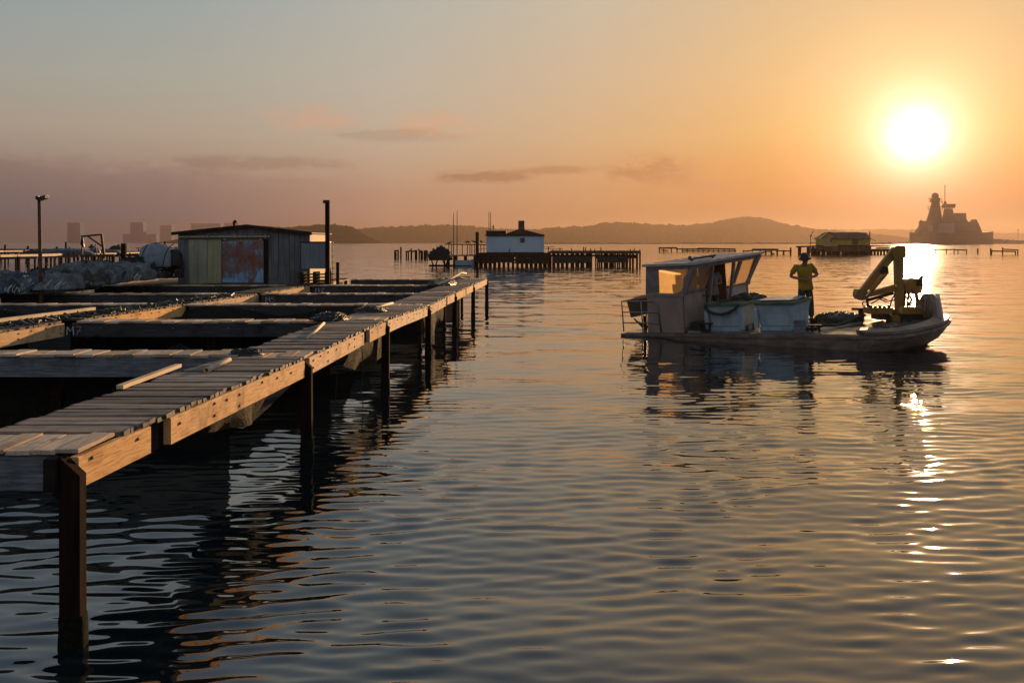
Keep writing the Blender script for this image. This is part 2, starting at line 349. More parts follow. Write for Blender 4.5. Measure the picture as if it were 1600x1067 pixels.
def m_panel(name, a, bcol, dark):
    m, t, b = base(name, .75, .25); c = coords(t, (1,1,1))
    n = t.noise(c, 1.6, 6, .6)[0]; s = t.noise(t.mapping(c, (7,7,.35)), 2.2, 6, .65)[0]
    col = t.ramp(n, [(.3, a), (.7, bcol)]); col = t.mix(t.maprange(s, .45, .72, 0, .75), col, (*dark, 1))
    t.put(b, 'Base Color', col); bump(t, b, s, .2, .006); return m
M['panel_yellow'] = m_panel('yellowed_panel', (.25,.24,.19), (.40,.375,.27), (.11,.11,.10))
M['panel_olive'] = m_panel('olive_yellow_panel', (.33,.30,.17), (.44,.395,.22), (.15,.14,.10))
M['board_grey'] = m_panel('weathered_grey_board', (.10,.105,.11), (.19,.195,.20), (.04,.042,.045))
M['tank'] = m_panel('blue_grey_tank', (.15,.18,.22), (.20,.235,.275), (.10,.12,.15))
M['lit_board'] = m_panel('raw_plywood', (.40,.27,.15), (.52,.37,.22), (.22,.13,.07))

def m_glass(name, lo, hi):
    m = bpy.data.materials.new(name); m.use_nodes = True; t = NT(m.node_tree); t.n.clear()
    c = coords(t, (1,1,1)); f = t.maprange(t.noise(c, 2.6, 5, .6)[0], .3, .75, lo, hi)
    tr = t.add('ShaderNodeBsdfTransparent', ins={'Color': (.93,.9,.85,1)})
    tl = t.add('ShaderNodeBsdfTranslucent', ins={'Color': (.95,.74,.46,1)})
    gl = t.add('ShaderNodeBsdfGlossy', ins={'Roughness': .03})
    a = t.add('ShaderNodeMixShader', ins={0: f, 1: tr.outputs[0], 2: tl.outputs[0]})
    g = t.add('ShaderNodeNewGeometry'); cf = t.math('ABSOLUTE', t.vec('DOT_PRODUCT', g.outputs['Incoming'], g.outputs['Normal']).outputs['Value'])
    fr = t.math('ADD', t.math('MULTIPLY', t.math('POWER', t.math('SUBTRACT', 1.0, cf), 5.0), .9), .02)
    o = t.add('ShaderNodeMixShader', ins={0: fr, 1: a.outputs[0], 2: gl.outputs[0]})
    t.l.new(o.outputs[0], t.add('ShaderNodeOutputMaterial').inputs[0]); return m
M['glass'] = m_glass('salt_stained_glass', .32, .6); M['clear_glass'] = m_glass('clear_glass', .0, .06)
def m_wetdeck():
    m, t, b = base('wet_barge_deck', .3, .5); c = coords(t, (1,1,1), False)
    n = t.noise(c, 1.7, 5, .6)[0]
    t.put(b, 'Base Color', t.ramp(t.noise(c, 4, 6)[0], [(.3, (.035,.03,.027)), (.7, (.10,.085,.075))]))
    t.put(b, 'Roughness', t.maprange(n, .38, .62, .07, .5)); bump(t, b, t.noise(c, 14, 4)[0], .12, .004); return m
M['wetdeck'] = m_wetdeck()

# ------------------------------------------------------------------ water
def m_water():
    m, t, b = base('sea_water', .035, .5)
    b.inputs['Base Color'].default_value = (.0045, .0085, .011, 1); b.inputs['IOR'].default_value = 1.85
    g = t.add('ShaderNodeNewGeometry'); P = g.outputs['Position']; N = g.outputs['Normal']
    dist = t.vec('LENGTH', P).outputs['Value']
    fine = t.noise(t.mapping(P, (3.2, 8.5, 1), rot=(0,0,R(8))), 1.0, 4, .62)[1]          # ripples smaller than the mesh carries
    mid = t.noise(t.mapping(P, (.95, 3.4, 1), rot=(0,0,R(-6))), 1.0, 3, .55)[1]
    gust = t.noise(t.mapping(P, (.035, .085, 1)), 1.0, 3, .55)[0]
    a = t.math('MULTIPLY', t.maprange(dist, 6, 60, .085, .15), t.maprange(gust, .38, .64, .45, 1.25))
    bq = t.math('MULTIPLY', t.maprange(dist, 10, 45, .0, .15), t.maprange(gust, .38, .64, .5, 1.2))
    chop = t.noise(t.mapping(P, (1.5, 1.0, 1), rot=(0,0,R(14))), 1.0, 3, .65)[1]
    cq = t.math('MULTIPLY', t.maprange(dist, 18, 55, .0, .17), t.maprange(gust, .36, .62, .35, 1.2))
    o3 = t.vec('SCALE', t.vec('MULTIPLY', t.vec('SUBTRACT', chop, (.5,.5,.5)).outputs[0], (.7,1,0)).outputs[0]); t.put(o3, 'Scale', cq)
    o1 = t.vec('SCALE', t.vec('MULTIPLY', t.vec('SUBTRACT', fine, (.5,.5,.5)).outputs[0], (.55,1,0)).outputs[0]); t.put(o1, 'Scale', a)
    o2 = t.vec('SCALE', t.vec('MULTIPLY', t.vec('SUBTRACT', mid, (.5,.5,.5)).outputs[0], (.55,1,0)).outputs[0]); t.put(o2, 'Scale', bq)
    n = t.vec('NORMALIZE', t.vec('ADD', N, t.vec('ADD', o3.outputs[0], t.vec('ADD', o1.outputs[0], o2.outputs[0]).outputs[0]).outputs[0]).outputs[0]).outputs[0]
    t.put(b, 'Normal', n); t.put(b, 'Roughness', t.maprange(dist, 6, 120, .03, .09))
    return m
def waves():
    """The bay as one sheet: rippled where it is near, finer close to the shore, coarse far out."""
    rg = np.random.RandomState(5)
    ys = [1.2, 2.4, 3.6, 4.5]
    while ys[-1] < 230: ys.append(ys[-1]*1.0044)
    while ys[-1] < 8600: ys.append(ys[-1]*1.08)
    Y = np.array(ys); U = np.concatenate([[-40,-6,-2.4,-1.5], np.linspace(-1.05,1.05,560), [1.5,2.4,6,40]])
    X = Y[:,None]*U[None,:]; X = np.clip(X, -8300, 8300); YY = np.repeat(Y[:,None], len(U), 1); Z = np.zeros_like(X)
    step = Y*.0044
    for i in range(120):
        lam = math.exp(rg.uniform(math.log(.10), math.log(1.3)))
        th = rg.normal(0, .29) + (.10 if lam < .9 else -.05)
        slope = .0240*math.exp(-(math.log(lam/.22)/.50)**2) + .0018
        k = 2*math.pi/lam; amp = slope/k; ph = rg.uniform(0, 6.28)
        fade = np.clip((lam/step-2.2)/2.5, 0, 1)
        kx, ky = k*math.sin(th), -k*math.cos(th)
        Z += fade[:,None]*amp*np.sin(kx*X+ky*YY+ph+1.3*np.sin(.21*X*math.cos(i)+.17*YY*math.sin(i*2.1)+i))
    for lam, th, a_ in ((1.9, .5, .010), (2.6, -.35, .012), (3.7, .12, .016), (1.4, -.7, .006)):   # old swell crossing the bay
        k = 2*math.pi/lam; Z += a_*.55*np.sin(k*math.sin(th)*X-k*math.cos(th)*YY+lam*3)*(lam/step > 6)[:,None]
    # gusts: calmer and busier patches
    g = .5+.28*np.sin(.43*X+.6*np.sin(.31*YY))*np.sin(.39*YY+1.1*np.sin(.33*X)+2)+.28*np.sin(1.1*X+1.3*np.sin(.7*YY)+1)*np.sin(.9*YY+1.2*np.sin(.8*X))
    Z *= (.5+.75*g)
    # the lee of the pens is smoother
    lee = 1/(1+np.exp((X-(-2.6+.0545*(YY-6))-.4)*2.0)); Z *= (1-.15*lee)
    # wake of the barge, spreading from its stern to the left
    wx, wy = X-3.0, YY-25.7
    ws = -wx*.78+wy*.63; wt = wx*.63+wy*.78
    wk = np.clip(ws/1.5, 0, 1)*np.exp(-np.clip(ws,0,99)/4.5)
    for sgn in (-1, 1): Z += wk*.018*np.sin((wt-sgn*ws*.33)*5.2)*np.exp(-((wt-sgn*ws*.33)/.75)**2)
    Z += wk*.02*np.sin(wt*6+ws*4)*np.exp(-(wt/1.2)**2)
    edge = np.clip((1.05-np.abs(U))/.05, 0, 1)[None,:]*np.clip((Y-4)/.6, 0, 1)[:,None]*np.clip((230-Y)/60, 0, 1)[:,None]
    Z *= edge
    nr, nc = X.shape
    co = np.stack([X, YY, Z], 2).reshape(-1, 3)
    idx = np.arange(nr*nc).reshape(nr, nc)
    q = np.stack([idx[:-1,:-1], idx[:-1,1:], idx[1:,1:], idx[1:,:-1]], 2).reshape(-1, 4)
    # behind the camera
    extra = np.array([(-8300,-50,0),(8300,-50,0),(-8300,1.2,0),(8300,1.2,0)], float)
    b0 = len(co); co = np.concatenate([co, extra])
    me = bpy.data.meshes.new('water'); nf = len(q)
    fan = [b0, b0+1, b0+3] + [int(i) for i in idx[0][::-1]] + [b0+2]
    me.vertices.add(len(co)); me.vertices.foreach_set('co', co.ravel())
    loops = np.concatenate([q.ravel(), np.array(fan)])
    me.loops.add(len(loops)); me.loops.foreach_set('vertex_index', loops.astype(np.int32))
    me.polygons.add(nf+1)
    me.polygons.foreach_set('loop_start', np.concatenate([np.arange(nf)*4, [nf*4]]).astype(np.int32))
    me.update(calc_edges=True); me.validate()
    me.polygons.foreach_set('use_smooth', [True]*len(me.polygons))
    me.materials.append(m_water())
    return tag(link('water', me), kind='structure')
waves()
def haze_box(dens=0.00016, top=170):
    me = bpy.data.meshes.new('haze'); o = bpy.data.objects.new('haze', me); scene.collection.objects.link(o)
    bm = bmesh.new(); bmesh.ops.create_cube(bm, size=1)
    for v in bm.verts: v.co = Vector((v.co.x*17000, 4600+v.co.y*9600, (-1.5 if v.co.z < 0 else top)))
    bm.to_mesh(me); bm.free()
    m = bpy.data.materials.new('haze_air'); m.use_nodes = True; n = NT(m.node_tree); n.n.clear()
    pv = n.add('ShaderNodeVolumePrincipled', ins={'Color': (.19, .145, .118, 1), 'Density': dens, 'Anisotropy': 0.6})
    n.l.new(pv.outputs[0], n.add('ShaderNodeOutputMaterial').inputs['Volume'])
    me.materials.append(m); o['kind'] = 'stuff'; return o
haze_box()

# ------------------------------------------------------------------ hills, breakwater, far town
def hill(name, Y, depth, prof, seed, bump_h):
    """A wooded ridge: height profile prof = [(pixel x, pixel y)] at depth Y, rounded back and front, tree-top unevenness."""
    rg = np.random.RandomState(seed)
    px = np.array([p[0] for p in prof], float); hz = np.array([EYE-(p[1]-379)/1556*Y for p in prof])
    nx = int((px[-1]-px[0])*1.1); xs = np.linspace(px[0], px[-1], nx); hs = np.interp(xs, px, hz)
    ts = np.array([0, .12, .28, .45, .6, .78, 1.0]); sh = np.array([-.02, .34, .68, .93, 1.0, .7, -.02])
    vs = []; tr = np.zeros(nx)
    for s_, a_ in ((2, .30), (4, .42), (9, .5), (22, .35)):
        tr += a_*np.interp(np.arange(nx), np.arange(0, nx+s_, s_), rg.randn(len(np.arange(0, nx+s_, s_))))
    for j, (t_, h_) in enumerate(zip(ts, sh)):
        jit = np.interp(np.arange(nx), np.arange(0, nx+3, 3), rg.randn(len(np.arange(0, nx+3, 3))))
        yy = np.full(nx, Y + (t_-.5)*depth)
        zz = hs*h_ + (tr if j == 4 else jit*.3)*bump_h*min(1, .2+h_)*(0 < j < 6)
        zz = np.where(hs < .2, np.minimum(zz, hs-.5), zz)
        xx = (xs-800)/1556*Y
        vs += list(zip(xx, yy, zz))
    fs = [(j*nx+i, j*nx+i+1, (j+1)*nx+i+1, (j+1)*nx+i) for j in range(6) for i in range(nx-1)]
    mb = MB().add(vs, fs)
    return tag(mb.build(name, M['hill'], None, True), kind='structure')
hill('near_headland', 2600, 260, [(250,379.4),(300,373),(380,362),(430,357),(470,352.5),(500,351),(535,352),(555,357),(570,366),(586,376),(596,381)], 3, 2.6)
hill('middle_ridge', 4100, 500, [(470,370),(540,362),(570,357),(600,356),(640,353),(672,353),(690,350),(720,351),(750,355),(790,358),(830,357),(870,362),(900,368),(930,379),(950,383)], 4, 4.4)
hill('long_wooded_hill', 3700, 500, [(790,376),(826,360),(850,357),(880,355),(915,355),(940,349.5),(985,347),(1030,350),(1075,351),(1110,348),(1145,340.5),(1175,338),(1205,343),(1240,353),(1275,357.5),(1330,362),(1400,369),(1440,377),(1460,382)], 8, 3.6)
hill('distant_ridge', 6300, 700, [(1180,374),(1260,362),(1310,358.5),(1370,358),(1430,358.5),(1500,362),(1590,364),(1700,372),(1760,381)], 9, 3.0)

def rubble(name, label, Y, x0, x1, top, w, n):
    mb = MB(); r = random.Random(n)
    a, b = at(x0, 379, Y).x, at(x1, 379, Y).x
    for i in range(n):
        x = a+(b-a)*(i+.5)/n; h = top*(.55+.6*r.random()); s_ = (b-a)/n*.62
        mb.prism([(x-s_*1.1,-.4),(x+s_*1.1,-.4),(x+s_*(.5+.3*r.random()),h),(x-s_*(.5+.3*r.random()),h*.93)], Y-w/2+r.uniform(-1,1), Y+w/2+r.uniform(-1,1))
    return tag(mb.build(name, M['stone']), label, 'breakwater')
rubble('breakwater', 'thin dark line of breakwater stones below the long wooded hill', 1500, 842, 1276, 2.5, 6, 60)
rubble('breakwater', 'short low stone breakwater to the right of the yellow house', 1300, 1362, 1425, 2.6, 6, 12)
b_ = rubble('breakwater', 'high dark breakwater behind the bow of the warship', 1650, 1548, 1640, 7.5, 14, 22)

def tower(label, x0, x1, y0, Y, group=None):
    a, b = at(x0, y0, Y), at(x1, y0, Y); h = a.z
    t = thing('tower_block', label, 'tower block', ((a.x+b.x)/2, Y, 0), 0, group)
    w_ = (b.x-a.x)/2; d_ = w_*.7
    MB().box(-w_, w_, -d_, d_, 0, h*.95).build('wall', M['town_blue'], t)
    MB().box(-w_*.9, w_*.9, -d_*.9, d_*.9, h*.95, h).build('roof_storey', M['town_blue'], t)
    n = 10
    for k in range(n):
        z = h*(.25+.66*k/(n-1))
        MB().box(-w_*.94, w_*.94, -d_-1.2, -d_+.2, z, z+h*.02).build('balcony_band', M['town_blue'], t)
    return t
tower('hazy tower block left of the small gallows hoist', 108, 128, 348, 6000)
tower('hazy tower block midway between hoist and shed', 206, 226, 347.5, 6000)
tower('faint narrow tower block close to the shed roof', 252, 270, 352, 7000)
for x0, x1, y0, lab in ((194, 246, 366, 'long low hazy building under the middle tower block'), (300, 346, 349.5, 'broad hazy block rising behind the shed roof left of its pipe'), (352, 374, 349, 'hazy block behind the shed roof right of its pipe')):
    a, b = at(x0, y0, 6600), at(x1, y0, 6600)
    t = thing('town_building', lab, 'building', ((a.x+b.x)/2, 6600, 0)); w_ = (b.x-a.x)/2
    MB().box(-w_, w_, -25, 25, 0, a.z-5).build('wall', M['town_blue'], t)
    MB().box(-w_-3, w_+3, -28, 28, a.z-5, a.z).build('roof', M['town_blue'], t)

# ------------------------------------------------------------------ the pens: outer, middle and inner walkways
PY = [5.0, 5.96, 11.3, 16.25, 21.3, 26.3, 31.5, 36.6, 40]
PD = [1.2525, 1.2525, 1.283, 1.25, 1.33, 1.312, 1.31, 1.315, 1.315]
CD = [1.2525, 1.2525, 1.258, 1.275, 1.314, 1.345, 1.35, 1.337, 1.33]
def deck_z(Y): return EYE-float(np.interp(Y, PY, PD))
def cross_z(Y): return EYE-float(np.interp(Y, PY, CD))
SL = .0545
def xo(Y): return -2.61+SL*(Y-5.95)              # right edge of the outer walkway
ANG = math.atan(SL)
CROSS = [6.27, 11.42, 16.35, 21.35, 26.35, 31.55, 36.35]
def plank_meshes(name, L, W, H, m, n, along, r):
    """n differing plank meshes; along = 0 runs in x, 1 runs in y."""
    out = []
    for k in range(n):
        l = L/2*(1+r.uniform(-.012, .02)); w_ = W/2*(1+r.uniform(-.07, .02)); h = H*(1+r.uniform(-.12, .1))
        mb = MB()
        if along == 0: mb.cbox(-l, l, -w_, w_, -h, 0, .005, .004, r)
        else: mb.cbox(-w_, w_, -l, l, -h, 0, .005, .004, r)
        out.append(mb.mesh(name, m))
    return out
def lay(meshes, parent, x, y, z, r, tilt=.008, yaw=.010):
    o = link('plank', r.choice(meshes), parent); o.location = (x, y, z+r.uniform(-.009, .008))
    o.rotation_euler = (r.gauss(0, tilt), r.gauss(0, tilt*.5), r.gauss(0, yaw)-ANG*0); return o
def between_cross(Y): return all(abs(Y-c) > .335 for c in CROSS)

def walkway(name, label, off, y0, y1, width, mats, seed, zf, fast=1):
    """A long walkway: cross planks on two stringer beams."""
    r = random.Random(seed); t = thing(name, label, 'walkway')
    ms = plank_meshes('plank', width, .112*fast, .03, mats, 10, 0, r)
    y = y0
    while y < y1:
        if between_cross(y):
            lay(ms, t, xo(y)+off-width/2+r.uniform(-.022, .010), y, zf(y), r)
        y += .130*fast*r.uniform(.97,1.04)
    return t
outer = walkway('outer_walkway', 'long outer plank walkway beside the open water with sunlit edge beam', 0.0, 6.3, 36.9, .90, M['plank_x'], 11, deck_z)
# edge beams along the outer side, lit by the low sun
r = random.Random(21)
def edge_beam(parent, y0, y1, off, zf, h=.19, th=.055, m='beam', bolts=True, drop=.035, step=.6):
    n = max(1, int((y1-y0)/1.3)); rings = []
    for k in range(n+1):
        y = y0+(y1-y0)*k/n; x = xo(y)+off; z = zf(y)-drop; e = r.uniform(-.006, .006)
        rings.append([(x-th, y, z-h+e), (x, y, z-h+e+r.uniform(-.004,.004)), (x, y, z-.008), (x-.008, y, z), (x-th, y, z)])
    b = MB().loft(rings).build('beam', M[m], parent)
    if bolts:
        y = y0+.16
        while y < y1-.1 and y < 24:
            for dz in ((-.05,) if r.random() < .6 else (-.05, -.14)):
                x = xo(y)+off; z = zf(y)-drop+dz+r.uniform(-.02, .02)
                MB().tube([(x-.002,y,z),(x+.012,y,z)], .011, 8).build('bolt', M['rust'], b)
            y += r.uniform(.28, .75)
    return b
segs = [(5.98,7.02,.006),(7.36,11.12,.012),(11.36,14.42,.006),(14.78,16.08,.018),(16.34,21.0,.008),(21.42,24.2,.014),(24.55,26.12,.006),(26.4,28.9,.012),(29.2,31.3,.006),(31.64,36.7,.012)]
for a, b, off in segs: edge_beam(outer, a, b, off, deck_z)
for a, b in ((7.02,7.36),(14.44,14.76),(21.05,21.4),(24.24,24.5),(28.95,29.18)):
    ym = (a+b)/2; x = xo(ym); z = deck_z(ym)
    MB().box(x-.16, x-.062, a+.02, b-.02, z-.255, z-.03).build('joint_block', M['dark'], outer)
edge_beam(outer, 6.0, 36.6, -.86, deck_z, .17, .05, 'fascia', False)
# sunlit planks laid lengthwise where the cross walkways meet the outer edge
ms = plank_meshes('plank', .52, .145, .026, M['plank_y'], 8, 1, r)
for c in CROSS:
    for k in range(6):
        lay(ms, outer, xo(c)-.09-.153*k, c, deck_z(c)+.003, r, .012, .012)
# piles: square, top cut on the slant
for c in (5.925, 11.26, 16.2, 21.2, 26.25, 31.45, 36.8):
    p = MB(); s_ = .062; e_ = .045; z = deck_z(c)-.012; lean = r.uniform(-.02, .02)
    p.hexa([(-s_+lean,-e_,-2.5),(s_+lean,-e_,-2.5),(s_+lean,e_,-2.5),(-s_+lean,e_,-2.5),(-s_,-e_,z),(s_,-e_,z-.115),(s_,e_,z-.115),(-s_,e_,z)])
    o = p.build('post', M['post'], outer); o.location = (xo(c)-.004, c, 0)
    rg = []                                              # weed and barnacles at the waterline
    for k in range(7):
        zz = (-.6,-.2,-.02,.05,.11,.16,.20)[k]; g_ = (.004,.007,.008,.007,.006,.004,-.003)[k]; dx = lean*(z-zz)/(z+2.5)
        rg.append([(sx*(s_+g_)*(1+.0*k)+dx+r.uniform(-.002,.004), sy*(e_+g_)+r.uniform(-.002,.004), zz+(r.uniform(-.02,.03) if k > 2 else 0)) for sx, sy in ((-1,-1),(-.4,-1.06),(.3,-1.03),(1,-1),(1.05,-.2),(1,1),(0,1.04),(-1,1),(-1.05,.1))])
    wc = MB().loft(rg).build('weed_collar', M['weed'], o, True)
    if c < 20: continue
    p2 = MB().box(-.05,.05,-.05,.05,-2.5,z-.2).build('post', M['post'], outer); p2.location = (xo(c)-.93, c+.1, 0)
o = MB().box(-.036,.036,-.05,.05,-.205,-.012).build('beam_end', M['dark'], outer); o.location = (xo(5.9)-.107, 5.90, deck_z(5.9)-.01)

middle = walkway('middle_walkway', 'muddy plank walkway running between the two rows of pens', -5.14, 12.0, 37.0, .86, M['plank_mud'], 12, lambda Y: cross_z(Y)+.01)
for a, b in ((11.8,16.0),(16.6,21.1),(21.6,26.1),(26.6,31.3),(31.8,36.9)): edge_beam(middle, a, b, -5.13, lambda Y: cross_z(Y)+.01, .21, .05)
edge_beam(middle, 12, 37, -5.98, cross_z, .19, .05, 'fascia', False)
for c in CROSS[1:]:
    for dx in (-5.12, -6.0):
        p = MB().box(-.06,.06,-.06,.06,-2.5,cross_z(c)-.05).build('post', M['post'], middle); p.location = (xo(c)+dx, c, 0)
inner = walkway('inner_walkway', 'dark inner walkway edge in front of the heaped nets', -11.8, 22.0, 36.0, .8, M['plank_mud'], 13, lambda Y: cross_z(Y)+.02)
edge_beam(inner, 22, 36, -11.79, lambda Y: cross_z(Y)+.03, .15, .05, 'fascia', False, .0)
edge_beam(inner, 22, 36, -12.6, cross_z, .15, .05, 'fascia', False)
for c in (21.3, 23.8, 26.3, 29, 31.5, 34):
    p = MB().box(-.07,.07,-.07,.07,-2.5,cross_z(c)-.04).build('post', M['post'], inner); p.location = (xo(c)-11.9, c, 0)

# cross walkways, each a thing: short planks over a front and a back board
def stroke_text(s, h):
    """Hand-drawn capital strokes for the chalk marks."""
    G = {'M': [[(0,0),(.08,1),(.42,.42),(.72,1.02),(.84,0)]], '7': [[(0,.95),(.62,1),(.34,.48),(.10,0)],[(.14,.5),(.6,.46)]],
         '6': [[(.58,.98),(.12,.6),(.05,.2),(.3,0),(.6,.2),(.42,.5),(.1,.36)]], '5': [[(.62,1),(.12,.96),(.08,.56),(.5,.6),(.66,.3),(.4,0),(.02,.1)]],
         '4': [[(.34,1),(0,.42),(.58,.44)],[(.72,1),(.40,0)]]}
    out = []; x = 0
    for ch in s:
        out += [[((x+a)*h, b*h) for a, b in st] for st in G[ch]]; x += 1.1
    return out
CH = surf('white_chalk', [(.45,.45,.44), (.7,.7,.68)], (1,1,1), 60, .9, bmp=0, vary=0)
def cross_walk(i, label, x0off, chalk=None, cx=None):
    c = CROSS[i]; r = random.Random(40+i); t = thing('cross_walkway', label, 'walkway', group='cross walkways of the pens')
    W = (.145, .215, .23, .24, .25, .27, .27)[i]; D = .50
    ms = plank_meshes('plank', D, W-.016, .03, M['plank_y'], 7, 1, r)
    x = xo(c)-.98; xl = xo(c)+x0off
    while x > xl:
        if not (xo(c)-6.02 < x < xo(c)-5.10): lay(ms, t, x, c+r.uniform(-.02,.02), cross_z(c)+.002, r, .010, .012)
        x -= W
    z = cross_z(c)-.036
    for x1, x2 in ((xl, xo(c)-6.06), (max(xl, xo(c)-5.08), xo(c)-(.17 if i == 0 else .93))):
        if x2 <= x1: continue
        for yy, th in ((c-.215, .045), (c+.19, .045)):
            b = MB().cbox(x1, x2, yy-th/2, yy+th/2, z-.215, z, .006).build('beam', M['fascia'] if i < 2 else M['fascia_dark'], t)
            if yy < c:
                for k in range(int((x2-x1)/1.1)):
                    bx = x1+.4+k*1.1+r.uniform(-.2,.2); MB().tube([(bx,yy-th/2-.009,z-.07),(bx,yy-th/2+.002,z-.07)], .012, 7).build('bolt', M['galv'], b)
    for px_ in (xo(c)-2.9, xo(c)-5.0):
        MB().box(px_-.055, px_+.055, c-.05, c+.06, -2.5, z-.22).build('post', M['post'], t)
    if i >= 1:                                           # net sheet added under the walkway to darken the gap and its reflection
        for x1, x2 in ((xl, xo(c)-6.1), (xo(c)-5.05, xo(c)-.96)):
            if x2 > x1:
                n = 24; vs = []; ph = r.uniform(0, 6)
                for k in range(n+1):
                    x = x1+(x2-x1)*k/n
                    for v in range(4): vs.append((x, c+.10+.05*math.sin(k*1.3+ph)*v/3, z-.20-(z-.12)*v/3))
                MB().add(vs, [(a_, a_+1, a_+5, a_+4) for k in range(n) for a_ in range(k*4, k*4+3)]).build('darkening_net', M['net_pen'], t, True)
    if chalk:
        p = at(cx, 480, c-.245); mb = MB(); h = .135
        for st in stroke_text(chalk, h):
            for q in range(len(st)-1):
                mb.bar((p.x+st[q][0], 0, st[q][1]), (p.x+st[q+1][0], 0, st[q+1][1]), .016, .004)
        o = mb.build('chalk_mark', CH, t); o.location = (0, c-.215-.0265, z-.185)
    return t
cross_walk(0, 'nearest cross walkway in the bottom left corner with broad sunlit plank ends', -3.4)
cross_walk(1, 'wide plain cross walkway above dark water, second nearest to the camera', -9.4)
cross_walk(2, 'cross walkway whose dark beam is chalked M7', -11.75, 'M7', 104)
cross_walk(3, 'cross walkway whose dark beam is chalked M6', -11.75, 'M6', 316)
cross_walk(4, 'cross walkway whose dark beam is chalked M5', -11.75, 'M5', 415)
cross_walk(5, 'cross walkway whose dark beam is chalked M4', -11.75, 'M4', 493)
cross_walk(6, 'farthest cross walkway running out to the last corner post', -4.9)

# nets slung in the pens and hanging under the outer walkway
def drape(name, label, x0, x1, y0, y1, zf, m, nx=26, ny=18, cat='net'):
    vs = []; fs = []
    for j in range(ny+1):
        for i in range(nx+1):
            u, v = i/nx, j/ny; vs.append((x0+(x1-x0)*u, y0+(y1-y0)*v, zf(u, v)))
    for j in range(ny):
        for i in range(nx): a = j*(nx+1)+i; fs.append((a, a+1, a+nx+2, a+nx+1))
    return tag(MB().add(vs, fs).build(name, m, None, True), label, cat)
def sag(u, v):
    e = min(1, 3.5*min(u, 1-u)); hump = math.exp(-((u-.45)/.12)**2)+1.05*math.exp(-((u-.84)/.15)**2)+.75*math.exp(-((u-.05)/.12)**2)
    return .10+.68*min(1, hump)*(.15+.85*v**1.5)+.03*math.sin(17*u+5*v)+(1-e)*.1
drape('pen_net', 'black net slung in humps below the beam chalked M7', xo(14)-5.03, xo(14)-1.0, 11.75, 16.05, sag, M['net_pen'])
drape('pen_net', 'black net hanging in the pen below the beam chalked M6', xo(19)-5.03, xo(19)-1.0, 16.8, 21.05, lambda u, v: .96-.8*min(1,3.5*(1-v))*min(1,3*v+.2)+.1*math.sin(9*u), M['net_pen'])
drape('pen_net', 'black net in the left pen beyond the muddy middle walkway', xo(24)-9.7, xo(24)-6.1, 16.8, 21.05, lambda u, v: .96-.75*min(1,3*(1-v))+.1*math.sin(7*u+2), M['net_pen'])
def skirt(label, y0, y1, low, seed):
    r = random.Random(seed); ph = r.uniform(0, 6)
    vs = []; fs = []; n = 30; k = 8
    for i in range(n+1):
        u = i/n; y = y0+(y1-y0)*u; x = xo(y)-.10; zt = deck_z(y)-.20; zb = zt-(zt-low)*(.30+.70*math.sin(math.pi*u)**.7)
        for j in range(k+1):
            v = j/k; vs.append((x-.10*v-.08*math.sin(9*u+ph)*v-.05*math.sin(23*u+ph)*v, y, zt+(zb-zt)*v))
    for i in range(n):
        for j in range(k): a = i*(k+1)+j; fs.append((a, a+1, a+k+2, a+k+1))
    return tag(MB().add(vs, fs).build('hanging_net', M['net_hang'], None, True), label, 'net', 'nets slung under the outer walkway')
skirt('olive net sagging under the outer walkway before the second post', 8.3, 11.0, .66, 1)
skirt('olive net bag hanging beside the third post of the outer walkway', 14.0, 17.6, .42, 2)
skirt('brown net hanging under the far end of the outer walkway', 21.5, 24.6, .05, 3)
# loose ends of line under the beam
for i, (y, dz) in enumerate(((12.6,.7),(14.2,.9),(22.4,.5))):
    x = xo(y)+.02; z = deck_z(y)-.2
    tag(MB().tube([(x,y,z),(x+.01,y+.02,z-dz*.4),(x-.01,y+.01,z-dz*.75),(x+.015,y+.03,z-dz)], .006, 5).build('loose_line', M['rope_dark']),
        ('thin line dangling from the edge beam just past the second post', 'long thin line dangling from the edge beam before the third post', 'short thin line dangling from the edge beam past the fourth post')[i], 'rope')

# ------------------------------------------------------------------ loose things on the walkways
def on_deck(px, py, lift=0):
    Y = 10.0
    for _ in range(30): Y = 1556*(EYE-deck_z(Y)-lift)/(py-379)
    return at(px, py, Y)
def pipe_between(name, label, pts, rad, m, cat):
    t = MB().tube(pts, rad, 12); return tag(t.build(name, m, None, True), label, cat)
a, b = on_deck(322, 579, .025), on_deck(358, 562, .025)
t = thing('plastic_pipe', 'short white plastic pipe lying on the nearest planks', 'pipe')
d_ = (b-a).normalized(); n_ = d_.cross(Vector((0,0,1))).normalized(); u_ = n_.cross(d_)
def hollow(a, b, ro, ri, n=16):
    rg = []
    for p, rr in ((b, ri), (a, ri), (a, ro), (b, ro)): rg.append([tuple(p+(n_*math.cos(2*math.pi*k/n)+u_*math.sin(2*math.pi*k/n))*rr) for k in range(n)])
    mb = MB().loft(rg, cap=False); return mb
hollow(a, b, .028, .022).build('pipe_wall', M['pvc'], t, True)
MB().tube([b-d_*.02, b-d_*.015], .021, 12).build('end_plug', M['dark'], t)
a, b = on_deck(480, 528, .02), on_deck(506, 505, .02)
pipe_between('wooden_pole', 'straight pale pole lying on the walkway before the rope heap', [a, a.lerp(b,.5)+Vector((.01,0,0)), b], .021, M['pvc'], 'pole')
a, b = on_deck(187, 605, .02), on_deck(279, 571, .02)
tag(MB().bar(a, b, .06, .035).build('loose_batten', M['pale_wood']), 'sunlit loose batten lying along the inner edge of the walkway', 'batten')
c_ = on_deck(588, 482, .05)
pts = [on_deck(584, 485, .03), on_deck(590, 481, .07), on_deck(600, 477, .09), on_deck(613, 474, .06)]
pipe_between('curved_hose', 'curved pale hose lying over the rope heap by the third post', pts, .03, M['pvc'], 'hose')
